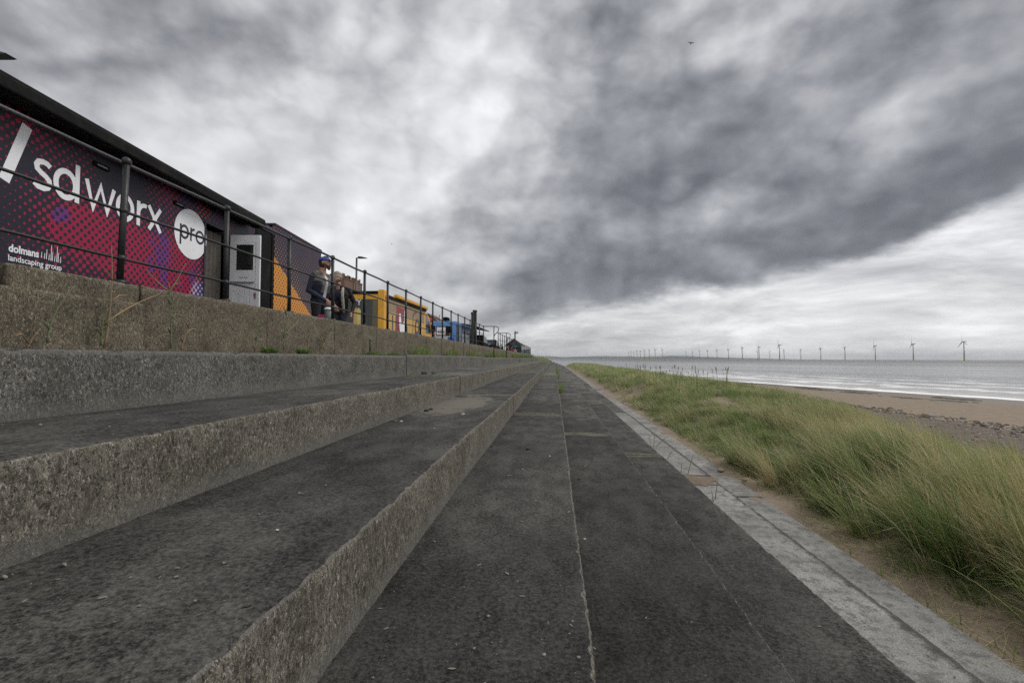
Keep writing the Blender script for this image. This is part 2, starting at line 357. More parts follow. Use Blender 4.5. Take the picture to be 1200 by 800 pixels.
mat('foot', f_foot); mat('pale', f_pale)
mat('brownwall', lambda t: f_riser(t, (.175, .145, .10), (.095, .077, .052), False))
def f_sand(t):
    p = t.pos(); x, y, z = t.sep(p)[:3]
    n0 = t.noise(p, .25, 4, .6); n1 = t.noise(p, 2.2, 6, .65); n2 = t.noise(p, 60, 4, .7)
    col = t.mix(t.rng(n1, .3, .7, 0, 1), (.175, .132, .092), (.27, .21, .15))
    xe = t.m('ADD', x, t.m('MULTIPLY', t.m('SUBTRACT', n1, .5), 5))
    gravel = t.m('MULTIPLY', t.step(xe, 10.0, 12), t.m('SUBTRACT', 1, t.step(xe, 19.5, 21)))
    gcol = t.mix(t.step(t.noise(p, 7, 6, .75), .45, .62), (.075, .056, .045), (.135, .103, .08)); col = t.mix(t.m('MULTIPLY', gravel, .9), col, gcol)
    s = t.m('SUBTRACT', t.m('ADD', x, t.m('MULTIPLY', y, .395)), 74.7)
    wet = t.step(t.m('ADD', s, t.m('MULTIPLY', t.m('SUBTRACT', n0, .5), 14)), -26, -14); col = t.mix(t.m('MULTIPLY', wet, .9), col, (.125, .093, .068))
    wk = t.m('MULTIPLY', t.step(t.noise(t.scl(p, (1, .45, 1)), .9, 6, .7), .60, .66), t.m('MULTIPLY', t.step(s, -34, -26), t.m('SUBTRACT', 1, t.step(s, -12, -7))))
    col = t.mix(t.m('MULTIPLY', wk, .8), col, (.05, .055, .03))
    lit = t.m('MULTIPLY', t.step(t.noise(p, 17, 5, .7), .60, .70), t.m('SUBTRACT', 1, t.step(x, 10, 12))); col = t.mix(t.m('MULTIPLY', lit, .6), col, (.09, .075, .045))
    k = t.rng(n2, .25, .75, .75, 1.2); col = t.n('ShaderNodeVectorMath', {0: col, 'Scale': k}, operation='SCALE').outputs[0]
    b = t.bsdf(col, t.m('SUBTRACT', .95, t.m('MULTIPLY', wet, .35)), t.m('ADD', n1, t.m('MULTIPLY', n2, .3)), .8, .03)
mat('sand', f_sand)
def f_sea(t):
    p = t.pos(); x, y, z = t.sep(p)[:3]
    s = t.m('SUBTRACT', t.m('ADD', x, t.m('MULTIPLY', y, .395)), 74.7)       # distance seaward of the waterline
    cr_ = t.m('SUBTRACT', y, t.m('MULTIPLY', x, .395))                          # along the shore
    q = t.comb(s, t.m('MULTIPLY', cr_, .22), 0)
    a = t.noise(q, .045, 6, .65, .4); b_ = t.noise(q, .35, 5, .65, .3); c = t.noise(q, 1.4, 3, .6)
    big = t.noise(t.comb(s, t.m('MULTIPLY', cr_, .12), 0), .008, 5, .6)
    h = t.m('ADD', t.m('MULTIPLY', a, 3.4), t.m('ADD', t.m('MULTIPLY', b_, .6), t.m('MULTIPLY', c, .07)))
    col = t.mix(t.rng(big, .35, .65, 0, 1), (.10, .10, .105), (.17, .16, .155))
    col = t.mix(t.m('SUBTRACT', 1, t.step(s, 0, 60)), col, (.24, .21, .18))
    # breaking foam
    sw = t.m('ADD', s, t.m('MULTIPLY', t.m('SUBTRACT', t.noise(t.comb(0, t.m('MULTIPLY', cr_, 1.0), 0), .05, 4, .6), .5), 9))
    f1 = t.m('MULTIPLY', t.step(sw, -7, -2), t.m('SUBTRACT', 1, t.step(t.m('ADD', sw, t.m('MULTIPLY', t.noise(q, .4, 5, .7), 9)), 6, 10)))
    bn = t.noise(t.comb(s, t.m('MULTIPLY', cr_, .3), 0), .5, 6, .7)
    band = t.m('SINE', t.m('ADD', t.m('MULTIPLY', sw, .42), t.m('MULTIPLY', t.noise(t.comb(s, cr_, 0), .035, 5, .7), 14))); fade = t.m('SUBTRACT', 1, t.step(s, 25, 110))
    f2 = t.m('MULTIPLY', t.m('MULTIPLY', t.step(t.m('ADD', t.m('MULTIPLY', band, .10), bn), .53, .61), fade), .85)
    f3 = t.m('MULTIPLY', t.m('MULTIPLY', t.step(t.noise(q, .12, 7, .75, .5), .60, .66), t.m('SUBTRACT', 1, t.step(s, 60, 260))), .35)
    foam = t.m('MAXIMUM', t.m('MAXIMUM', f1, f2), f3, clamp=True)
    col = t.mix(foam, col, (.92, .93, .94))
    w2 = t.noise(t.comb(s, t.m('MULTIPLY', cr_, .1), 0), .004, 6, .7)
    far = t.step(s, 150, 900)
    rough = t.m('ADD', .17, t.m('ADD', t.m('MULTIPLY', foam, .5), t.m('MULTIPLY', far, t.rng(w2, .4, .6, .02, .35)))) 
    bs = t.rng(t.noise(t.comb(s, t.m('MULTIPLY', cr_, .07), 4), .02, 6, .7), .38, .62, .12, .95)
    bn_ = t.n('ShaderNodeBump', {'Height': h, 'Strength': bs, 'Distance': 1.0})
    b = t.n('ShaderNodeBsdfPrincipled', {'Base Color': col, 'Roughness': rough, 'IOR': 1.33, 'Normal': bn_.outputs[0]})
    o = t.n('ShaderNodeOutputMaterial'); t.t.links.new(b.outputs[0], o.inputs[0])
mat('sea', f_sea)
def f_grass(t):
    f = t.n('ShaderNodeAttribute', attribute_name='hue').outputs['Fac']
    cr_ = t.n('ShaderNodeValToRGB', {0: f}); e = cr_.color_ramp.elements
    e[0].position = 0; e[0].color = (.06, .115, .03, 1); e[1].position = 1; e[1].color = (.62, .51, .31, 1)
    for q, c in ((.22, (.12, .20, .05)), (.42, (.25, .32, .085)), (.55, (.26, .32, .19)), (.74, (.41, .39, .17))):
        n_ = e.new(q); n_.color = (*c, 1)
    col = t.n('ShaderNodeHueSaturation', {'Saturation': 1.0, 'Color': cr_.outputs[0]}).outputs[0]
    d = t.n('ShaderNodeBsdfPrincipled', {'Base Color': col, 'Roughness': .55, 'Specular IOR Level': .35})
    tr = t.n('ShaderNodeBsdfTranslucent', {'Color': col}); mx = t.n('ShaderNodeMixShader', {0: .3, 1: d.outputs[0], 2: tr.outputs[0]})
    o = t.n('ShaderNodeOutputMaterial'); t.t.links.new(mx.outputs[0], o.inputs[0])
mat('grass', f_grass)
paint('asphalt', (.055, .053, .05), .9, .2, 1.2); paint('stonec', (.20, .185, .165), .9, .35, 5)
# ------------------------------------------------------------------ stepped sea wall
def nz(x, y, z, s): return mn.noise(Vector((x*s, y*s, z*s)))
LEVELS = [ # name idx, tread z, back x, nose x, foot z, nose joint material
 (.0185*2.717, -3.80, -2.717, -.316), (-.316, -2.95, -1.706, -.656), (-.656, -1.95, -.735, -1.0),
 (-1.0, -1.0, .145, -1.34), (-1.34, -.10, 1.018, -1.68), (-1.68, .80, 1.873, -2.02), (-2.02, 1.65, 2.697, -2.36), (-2.36, 2.5, 3.56, -2.75)]
JY = [-10.5, -.9, 8.7, 18.3, 27.9, 37.5, 56.7, 75.9, 95.1, 114.3, 150]
def terrace(i, parent):
    z, xb, xn, zf = LEVELS[i]; V = []; Q = []; MI = []
    upper = i <= 2
    for b in range(len(JY)-1):
        y0, y1 = JY[b]+.014, JY[b+1]-.014
        rnd = random.Random(i*31+b); dz = rnd.uniform(-.022, .022) if b > 1 else rnd.uniform(-.008, .008); dx = rnd.uniform(-.012, .012)
        if b == 0: continue
        near = b == 1
        sy = .022 if near else (.05 if b == 2 else (.25 if b < 5 else 2.0))
        ny = max(2, int((y1-y0)/sy)); 
        prof = []
        xs = [xb, xb+(xn-xb)*.25, xb+(xn-xb)*.5, xb+(xn-xb)*.75, xn-.10, xn-.06, xn-.035] if b > 2 else [xb+(xn-xb)*k/24 for k in range(24)]+[xn-.025]
        for x in xs: prof.append((x, z, 0))
        prof += [(xn-.010, z-.002, 1), (xn-.002, z-.010, 1)]
        nr = 16 if b <= 2 else 5
        for k in range(1, nr+1):
            q = k/nr; prof.append((xn, z-.010+(zf-.05-z+.010)*q, 1))
        npf = len(prof); base = len(V)
        for j in range(ny+1):
            y = y0+(y1-y0)*j/ny
            wob = .016*mn.noise(Vector((i*7.1, y*.35, 0)))
            for (x, zz, r) in prof:
                px, pz = x+dx*(1 if x > xb+.3 else 0), zz+dz*(1 if zz > zf else 0)
                if b <= 2:
                    if r:
                        a = 1.0 if i not in (6, 7) else .6
                        e = nz(y*1.0, i*3.3, zz*.7, 34)*.0055+nz(y, i*3.3, zz*.6, 11)*.006
                        low = max(0, 1-(zz-zf)/.10) if zz < zf+.10 else 0
                        px += (e*(1-low*.7))*a+wob
                        if zz > z-.03: pz += nz(y, i, 5, 26)*.004+min(0, nz(y, i, 9, 7)+.1)*.030; px += min(0, nz(y, i, 2, 13)+.1)*.030
                    else: pz += nz(x, y, i, 9)*.0018+nz(x, y, i, 1.1)*.004; px += wob if x > xn-.1 else 0
                V.append((px, y, pz))
        for j in range(ny):
            for k in range(npf-1):
                a = base+j*npf+k; Q.append((a, a+1, a+npf+1, a+npf))
                r = prof[k+1][2] and prof[k][2]; fz = prof[k+1][1] < zf+.07
                MI.append(1 if r else 0)
        # end faces (visible in the joints)
        for j, sgn in ((0, 1), (ny, -1)):
            e0 = base+j*npf; cb = len(V); yv = V[e0][1]; V.append((xb, yv, zf-.05))
            for k in range(npf-1):
                Q.append((cb, e0+k+1, e0+k, cb) if sgn > 0 else (cb, e0+k, e0+k+1, cb)); MI.append(2)
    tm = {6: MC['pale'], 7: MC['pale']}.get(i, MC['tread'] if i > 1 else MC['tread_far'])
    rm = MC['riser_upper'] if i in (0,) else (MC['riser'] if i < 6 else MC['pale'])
    mats = [tm, rm, MC['foot']]
    Q4 = [q if q[0] != q[3] else q for q in Q]
    V = np.array(V); quads = [q for q in Q4 if q[0] != q[3]]; qi = [m for q, m in zip(Q4, MI) if q[0] != q[3]]
    tris = [q[:3] for q in Q4 if q[0] == q[3]]; 
    me = bpy.data.meshes.new('terrace_step'); me.from_pydata([tuple(v) for v in V], [], quads+tris)
    mis = qi+[2]*len(tris); me.polygons.foreach_set('material_index', mis)
    me.polygons.foreach_set('use_smooth', [True]*len(quads)+[False]*len(tris))
    if i == 6: # dark weathered slabs beyond the second joint
        mats.append(MC['tread'])
        for p_ in me.polygons:
            if p_.material_index == 0 and p_.center.y > 18.3: p_.material_index = 3
    for m in mats: me.materials.append(m)
    o = bpy.data.objects.new('terrace_step', me); COL.objects.link(o); o.parent = parent; return o
wallroot = tag(empty('stepped_sea_wall', (0, 0, 0)), 'wide stepped concrete sea wall of dark terraces running straight beside the beach', 'sea wall')
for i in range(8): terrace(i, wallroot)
mb = MB()       # dark compacted fill under the joints
for (z, xb, xn, zf), k in zip(LEVELS, range(8)):
    mb.box(xb-.15, xn-.07, -.9, 150, zf-.4, z-.022)
paint('fill', (.24, .21, .16), .95, .35, 8)
mb.build('joint_fill', MC['fill'], wallroot)
# low brown upstand wall in blocks
pw = tag(empty('parapet_wall', (-3.72, 0, 0)), 'low brown pebbly concrete wall carrying the railing above the top step', 'wall')
PWX, PZ = -3.72, .655
def wall_block(y0, y1, first=False):
    dx = random.uniform(-.006, .006); dz = random.uniform(-.006, .006)
    near = y0 < 12; sy = .03 if near else .3
    ny = max(2, int((y1-y0)/sy)); prof = [(-.42, PZ), (-.2, PZ), (-.05, PZ), (-.012, PZ-.003), (-.001, PZ-.014)]
    nr = 22 if near else 4
    zl = [PZ-.014-(PZ+.05-.014)*k/nr for k in range(1, nr+1)]
    prof += [(0, z) for z in zl]
    if first: prof = prof[:5]+[(0, .60), (0, .53), (0, .482), (.004, .476), (.05, .472), (.056, .462)]+[(.056, .462-(.512)*k/16) for k in range(1, 17)]
    V = []; Q = []; n = len(prof)
    for j in range(ny+1):
        y = y0+(y1-y0)*j/ny
        for (x, z) in prof:
            a = (nz(y, 1, z, 30)*.006+nz(y, 4, z, 8)*.008) if near and z < PZ-.002 else 0
            b = (nz(y, 3, 0, 20)*.005+min(0, nz(y, 8, 0, 6))*.012) if near and x > -.06 and z > PZ-.03 else 0
            V.append((x+a+dx, y, z+b+dz))
    for j in range(ny):
        for k in range(n-1):
            a = j*n+k; Q.append((a, a+1, a+n+1, a+n))
    me = bpy.data.meshes.new('wall_block')
    c0 = len(V); V += [(-.42, y0, -.1), (-.42, y1, -.1)]
    F_ = Q+[[c0]+[k for k in range(n-1, -1, -1)], [c0+1]+[ny*n+k for k in range(n)]]
    me.from_pydata(V, [], F_); me.materials.append(MC['brownwall'])
    me.polygons.foreach_set('use_smooth', [True]*len(Q)+[False]*2)
    o = bpy.data.objects.new('wall_block', me); COL.objects.link(o); o.parent = pw
yj = [-.5, 3.05]; 
wall_block(-.5, 2.90); wall_block(2.965, 4.02)
lowb = MB(); n_ = 150; rows_ = []
for j in range(n_+1):
    y_ = -.5+4.52*j/n_; rows_.append([lowb.bm.verts.new((x_+nz(y_, 1, z_, 30)*.006+nz(y_, 4, z_, 8)*.008, y_, z_+(nz(y_, 3, 0, 20)*.006 if z_ > .4 else 0))) for x_, z_ in [(-.05, .485), (.035, .483), (.052, .476), (.058, .462)]+[(.06, .462-.51*k/18) for k in range(1, 19)]])
for j in range(n_):
    for k in range(21): f_ = lowb.bm.faces.new((rows_[j][k], rows_[j][k+1], rows_[j+1][k+1], rows_[j+1][k])); f_.smooth = True
lowb.quad([(-.05, 4.02, .485), (.058, 4.02, .47), (.06, 4.02, -.05), (-.05, 4.02, -.05)])
lowb.build('wall_block', MC['brownwall'], pw)
y = 4.045
while y < 26: wall_block(y, y+1.93); y += 1.945
while y < 80: wall_block(y, min(y+3.88, 80)); y += 3.895
# ------------------------------------------------------------------ land, promenade, beach, sea, hills
GZ = .12
MB().box(-4.14-26, -4.142, -12, 82, -2.0, GZ).build('promenade', MC['asphalt']); tag(bpy.data.objects['promenade'], kind='structure')
V = []; Q = []
def shore(Y): return 74.7-.395*Y
def sm(a, b, x): t_ = min(1, max(0, (x-a)/(b-a))); return t_*t_*(3-2*t_)
def beach_z(X, Y):
    cr_ = .22+.52*sm(9, 26, Y)
    z = -2.40+cr_*sm(3.9, 6.2, X)-(cr_+.12)*sm(6.8+3.4*sm(9, 20, Y), 10.5+4*sm(9, 30, Y), X)
    z -= .62*sm(12, 20, X)
    sx = shore(Y); w = max(8.0, sx-20)
    if X > 20: z -= (1.36)*min(1.6, (X-20)/w) if sx > 28 else 0
    if sx <= 28: z = z if X < sx-8 else z-1.6*sm(sx-8, sx+4, X)
    a = 1 if X > 4.6 else sm(3.6, 4.6, X)
    z += (nz(X, Y, 0, .45)*.14+nz(X, Y, 0, 1.7)*.05)*a*(1-sm(14, 22, X)*.8)+nz(X, Y, 3, 5)*.012
    if X < 3.9: z += -.02+.13*max(0, nz(X*.6, Y, 1, 1.1))+.06*nz(X, Y, 4, 4)-.25*max(0, 3.42-X)**1.2
    return z
xs = [2.95, 3.1, 3.2, 3.28]+[3.34+.12*k for k in range(12)]+[4.74+.25*k for k in range(48)]+[16.8+1.2*k for k in range(60)]+[89+6*k for k in range(12)]
ys = [-8+.25*k for k in range(100)]+[17+.9*k for k in range(90)]+[98+6*k for k in range(24)]
for X in xs:
    for Y in ys: V.append((X, Y, beach_z(X, Y)))
ny = len(ys)
for a in range(len(xs)-1):
    for b in range(ny-1): Q.append((a*ny+b, (a+1)*ny+b, (a+1)*ny+b+1, a*ny+b+1))
o = npmesh('beach', V, Q, MC['sand'], smooth=True); tag(o, kind='structure')
SEA = -4.5
def ring(xs, ys, z): return [(x, y, z) for x in xs for y in ys]
gx = [-18500, -6000, -400, 0, 40, 200, 2000, 18500]; gy = [-18500, -2000, -20, 30, 80, 160, 600, 3000, 23500]
V = ring(gx, gy, SEA); Q = [(a*9+b, (a+1)*9+b, (a+1)*9+b+1, a*9+b+1) for a in range(7) for b in range(8)]
tag(npmesh('sea', V, Q, MC['sea']), kind='structure')
paint('landgrass', (.07, .085, .035), .95, .3, .8)
mb = MB(); mb.box(-600, -30.2, -300, 150, -8, GZ-.05); mb.box(-30.5, -3.9, 82.1, 150, -8, -.15); mb.box(-600, -3.9, -300, -12.1, -8, GZ-.05)
tag(mb.build('ground', MC['landgrass']), kind='structure')
def hills():
    V = []; Q = []; n = 160
    for k in range(n+1):
        q = k/n; px = 560+q*400; d = 14000+1500*math.sin(q*7)
        p = W(px, 420, d); env = sm(0, .12, q)*(1-sm(.62, 1, q))
        h = (95+35*mn.noise(Vector((q*6, 0, 0)))+25*mn.noise(Vector((q*22, 3, 0))))*env*(1.15-.5*q)+SEA
        for s_, hh in ((0, -30), (0, h*.35), (500, h*.8), (1200, h), (2600, h*.6), (3200, -30)):
            v = p*((d+s_)/d); V.append((v.x, v.y, hh))
    for k in range(n):
        for j in range(5): a = k*6+j; Q.append((a, a+6, a+7, a+1))
    def f(t):
        p = t.pos(); n_ = t.noise(p, .0016, 6, .65); t.bsdf(t.mix(t.step(n_, .42, .6), (.045, .065, .04), (.11, .12, .07)), 1.0)
    tag(npmesh('hills', V, Q, mat('hillmat', f), smooth=True), kind='structure')
hills()
# ------------------------------------------------------------------ grass
def blades(P, L, Wd, az, lean, curl, hue, nseg=4):
    """P (n,3) roots; returns V,Q,attr; az heading the blade leans to, lean base angle, curl extra bend at the tip"""
    n = len(P); V = np.zeros((n, (nseg+1)*2, 3)); x = P[:, 0].copy(); y = P[:, 1].copy(); z = P[:, 2].copy()
    wa = az+np.pi/2+RNG.uniform(-.9, .9, n); wx, wy = np.cos(wa), np.sin(wa)
    for k in range(nseg+1):
        q = k/nseg; w = Wd*(1-q**1.6*.92)/2
        V[:, k*2, 0] = x-wx*w; V[:, k*2, 1] = y-wy*w; V[:, k*2, 2] = z
        V[:, k*2+1, 0] = x+wx*w; V[:, k*2+1, 1] = y+wy*w; V[:, k*2+1, 2] = z
        a = lean+curl*(q+.5/nseg)**1.5; s = L/nseg
        x = x+np.sin(a)*np.cos(az)*s; y = y+np.sin(a)*np.sin(az)*s; z = z+np.cos(a)*s
    b = (np.arange(n)*(nseg+1)*2)[:, None, None]; k = (np.arange(nseg)*2)[None, :, None]
    Q = b+k+np.array([0, 1, 3, 2])[None, None, :]
    return V.reshape(-1, 3), Q.reshape(-1, 4), np.repeat(hue, (nseg+1)*2)
class GB:
    def __init__(s): s.V = []; s.Q = []; s.H = []; s.n = 0
    def add(s, *a, **k):
        V, Q, H = blades(*a, **k); s.V.append(V); s.Q.append(Q+s.n); s.H.append(H); s.n += len(V)
    def build(s, name, parent=None):
        return npmesh(name, np.concatenate(s.V), np.concatenate(s.Q), MC['grass'], parent, attrs={'hue': np.concatenate(s.H)}, smooth=True)
def zz(X, Y): return np.array([beach_z(a, b) for a, b in zip(X, Y)])
def edge_in(Y): return 3.84+.14*np.sin(Y*.9)+.12*np.sin(Y*2.3+1)+0.05*np.clip((Y-7)/6,0,1)
gb = GB()
WIND = R(172)
def tufts(n, xr, yr, per, Lr, rad, w, huec, lean=(.05, .45), nseg=4, skip=None):
    tx = RNG.uniform(*xr, n); ty = RNG.uniform(*yr, n)
    keep = np.array([mn.noise(Vector((a*.5, b*.33, 4))) > (-.7 if b < 14 else -.34) for a, b in zip(tx, ty)]) & (tx > edge_in(ty)+.1)
    if skip is not None: keep &= ~skip(tx, ty)
    tx, ty = tx[keep], ty[keep]
    for a, b in zip(tx, ty):
        m = int(per*RNG.uniform(.5, 1.4)); L0 = RNG.uniform(*Lr)*(1+.35*mn.noise(Vector((a*.4, b*.25, 9))))*(.70 if (b < 11 and a > 5.6+.35*max(0, b-4)) else 1); rr = np.sqrt(RNG.uniform(0, 1, m))*rad*RNG.uniform(.6, 1.4); aa = RNG.uniform(0, 2*np.pi, m)
        X = a+rr*np.cos(aa); Y = b+rr*np.sin(aa); z0 = beach_z(a, b)-.03
        hh = huec(a, b); hh += RNG.normal(.02, .16); hue = np.clip(RNG.normal(hh, .16, m)+(RNG.uniform(0, 1, m) < .2)*.4, 0, 1)
        az = aa+RNG.normal(0, .5, m); wv = .62
        vx = np.cos(az)*(1-wv)+np.cos(WIND)*wv; vy = np.sin(az)*(1-wv)+np.sin(WIND)*wv
        gb.add(np.stack([X, Y, np.full(m, z0)], 1), L0*RNG.uniform(.45, 1.1, m), w*RNG.uniform(.6, 1.3, m), np.arctan2(vy, vx),
               np.abs(RNG.normal(lean[0]+.08, lean[1]*.6, m))+.22*rr/rad, np.abs(RNG.normal(.55, .4, m)), hue, nseg=nseg)
hue_n = lambda a, b: .42+.30*mn.noise(Vector((a*.45, b*.3, 0)))
# tall marram by the camera
tufts(175, (4.1, 8.4), (2.0, 11.5), 165, (.60, 1.35), .13, .0110, lambda a, b: .50+.25*mn.noise(Vector((a*.6, b*.6, 1))), nseg=5)
tufts(60, (4.6, 7.4), (3.0, 7.8), 170, (1.0, 1.4), .13, .0105, lambda a, b: .62, nseg=5)
tufts(240, (4.2, 6.0), (2.0, 14), 60, (.15, .4), .16, .009, lambda a, b: .30, (.3, .8))
tufts(46, (3.95, 5.3), (1.8, 5.0), 110, (.45, .85), .15, .010, lambda a, b: .42, nseg=5)
tufts(95, (4.2, 8.2), (2.4, 11), 16, (.95, 1.35), .14, .017, lambda a, b: .72, nseg=6)
tufts(900, (4.0, 5.2), (2.0, 24), 26, (.10, .30), .14, .010, lambda a, b: .34, (.3, .8))
tufts(100, (6.6, 9.2), (10, 17), 220, (.7, .95), .3, .008, lambda a, b: .66)
# middle and far
tufts(950, (4.1, 11.5), (8, 30), 80, (.35, .62), .30, .010, hue_n)
tufts(500, (4.6, 12), (12, 30), 60, (.2, .4), .35, .013, lambda a, b: .34)
tufts(1100, (4.4, 13), (29, 70), 60, (.4, .65), .42, .020, hue_n, nseg=3)
tufts(1000, (4.4, 14), (70, 170), 34, (.45, .7), .7, .045, lambda a, b: .45+.2*mn.noise(Vector((a*.2, b*.06, 0))), nseg=3)
tufts(90, (9.5, 15), (8, 40), 30, (.15, .3), .35, .010, lambda a, b: .35)
tag(gb.build('marram_grass'), 'windblown green and straw marram grass covering the low dune', 'grass', kind='stuff')
# runners and dead litter over the sand edge
gb = GB(); n = 2600
Y = RNG.uniform(1.6, 14, n); X = edge_in(Y)+RNG.normal(.25, .28, n); ok = X > 3.45; X, Y = X[ok], Y[ok]; n = len(X)
gb.add(np.stack([X, Y, zz(X, Y)+.004], 1), RNG.uniform(.12, .5, n), np.full(n, .004), RNG.normal(R(185), 1.1, n), RNG.uniform(1.3, 1.5, n), RNG.uniform(0, .15, n), np.clip(RNG.normal(.85, .12, n), 0, 1))
n = 900; Y = RNG.uniform(2, 30, n); X = edge_in(Y)+RNG.normal(.0, .18, n); X = np.maximum(X, 3.62)
gb.add(np.stack([X, Y, zz(X, Y)], 1), RNG.uniform(.06, .2, n), np.full(n, .009), RNG.uniform(0, 6.28, n), RNG.uniform(.1, .9, n), RNG.uniform(.2, .8, n), np.clip(RNG.normal(.25, .1, n), 0, 1))
tag(gb.build('grass_litter'), 'dry straw and short shoots scattered on the sand beside the pale kerb', 'dry grass', kind='stuff')
# weeds in the joints
gb = GB()
def joint(x0, x1, y, z, n, L=.05):
    X = RNG.uniform(x0, x1, n); gb.add(np.stack([X, RNG.normal(y, .03, n), np.full(n, z-.01)], 1), RNG.uniform(.3, 1.2, n)*L, np.full(n, .008), RNG.uniform(0, 6.28, n), RNG.uniform(.2, 1.2, n), RNG.uniform(.2, .9, n), np.clip(RNG.normal(.36, .14, n), 0, 1))
for yj_ in JY[2:9]:
    s_ = 1 if yj_ < 20 else 1.8
    joint(-.55, .05, yj_, -1.0, 420 if yj_ > 9 else 160, .04*s_); joint(.2, .7, yj_+.05, -1.34, 200, .04*s_); joint(1.1, 1.7, yj_, -1.68, 330, .045*s_)
    joint(-1.6, -.9, yj_, -.656, 260 if yj_ > 10 else 40, .045*s_); joint(-2.7, -1.9, yj_, -.316, 260, .05*s_); joint(-3.7, -2.8, yj_, .05, 260, .06*s_)
for y0, y1 in ((19, 21), (31, 36), (44, 47), (55, 62)): 
    n = 700; Y = RNG.uniform(y0, y1, n); gb.add(np.stack([np.full(n, .17)+RNG.uniform(0, .12, n), Y, np.full(n, -1.34)], 1), RNG.uniform(.1, .42, n), np.full(n, .012), RNG.uniform(0, 6.28, n), RNG.uniform(.1, .7, n), RNG.uniform(.2, .9, n), np.clip(RNG.normal(.34, .12, n), 0, 1))
n = 11000; Y = 12+68*RNG.uniform(0, 1, n)**1.3; k = np.array([mn.noise(Vector((b*.5, 7, 0))) for b in Y]) > .05; Y = Y[k]; n = len(Y)
gb.add(np.stack([RNG.uniform(-3.68, -3.5, n), Y, np.full(n, .045)], 1), RNG.uniform(.08, .45, n)*(.8+Y/70), .006+Y*.0003, RNG.uniform(0, 6.28, n), RNG.uniform(.1, .7, n), RNG.uniform(.2, .9, n), np.clip(RNG.normal(.42, .17, n), 0, 1))
n = 2500; Y = RNG.uniform(75, 150, n); X = RNG.uniform(-4.2, -.9, n)
gb.add(np.stack([X, Y, np.interp(X, [-4, -2.7, -2.7, -1.7, -1.7, -.7], [.05, .05, -.3, -.3, -.65, -.65])], 1), RNG.uniform(.15, .5, n), np.full(n, .05), RNG.uniform(0, 6.28, n), RNG.uniform(.1, .7, n), RNG.uniform(.2, .9, n), np.clip(RNG.normal(.5, .17, n), 0, 1))
tag(gb.build('joint_weeds'), 'green moss and weeds rooted in the joints of the concrete steps', 'weeds', kind='stuff')
# tall flowering stems on the dune against the sea
def stem(x, y, h, i):
    z0 = beach_z(x, y)
    az = RNG.uniform(0, 6.28); dx, dy = .10*math.cos(az), .10*math.sin(az)
    mb = MB(); pts = [(0, 0, -.05), (dx*.1, dy*.1, h*.35), (dx*.5, dy*.5, h*.7), (dx, dy, h*.84)]
    mb.tube(pts, [.010, .009, .007, .006], 5)
    mb.tube([(dx, dy, h*.83), (dx*1.08, dy*1.08, h*.87), (dx*1.2, dy*1.2, h*.94), (dx*1.3, dy*1.3, h)], [.008, .022, .018, .004], 6, mi=1)
    o = mb.build('tall_grass_stem', [MC['stemgreen'], MC['stemstraw']]); o.location = (x, y, z0)
    tag(o, 'thin tall lyme grass stem with a pale seed head standing against the sea', 'grass stem', 'tall seed stems on the dune'); return o
paint('stemgreen', (.12, .15, .06), .7); paint('stemstraw', (.26, .24, .12), .8)
for i in range(46):
    px = RNG.uniform(735, 858); yc = RNG.uniform(22, 34); py = RNG.uniform(424, 433)+(px-735)*.035
    p = W(px, py, yc)
    while p.x < 5.2: yc += 3; p = W(px, py, yc)
    zg = beach_z(p.x, p.y); stem(p.x, p.y, max(.5, p.z-zg), i)
# single stalks growing up in front of the brown wall
def stalk(px0, py0, px1, py1, bend, mt, label, X=-3.60, leaves=2, w=.0135, base=None):
    a = WX(px0, py0, X); b = WX(px1, py1, X); a.z = max(a.z, .055); b.x += .05
    mid = (a+b)/2+Vector((0, bend, .0)); pts = [a*(1-t_)**2+mid*2*t_*(1-t_)+b*t_*t_ for t_ in [k/9 for k in range(10)]]
    o_ = a.copy(); mb = MB(); mb.tube([p-o_ for p in pts], [w*(1-.75*k/9)*.6 for k in range(10)], 5)
    ob = mb.build('grass_stalk', MC[mt])
    for k in range(leaves):
        p = pts[2+k*2]-o_; s_ = 1 if k % 2 else -1; l = .09+.05*RNG.uniform()
        q = [p, p+Vector((.01, s_*l*.45, l*.5)), p+Vector((.02, s_*l, l*RNG.uniform(.3, .9)))]
        m2 = MB(); m2.tube(q, [w*.5, w*.45, .0006], 4); m2.build('leaf', MC[mt], ob)
    ob.location = o_; tag(ob, label, 'grass stalk', 'loose grass stalks in front of the brown wall'); return ob
paint('stalkgreen', (.15, .18, .08), .7); paint('stalkyellow', (.36, .25, .12), .7); paint('stalkbrown', (.30, .21, .12), .8)
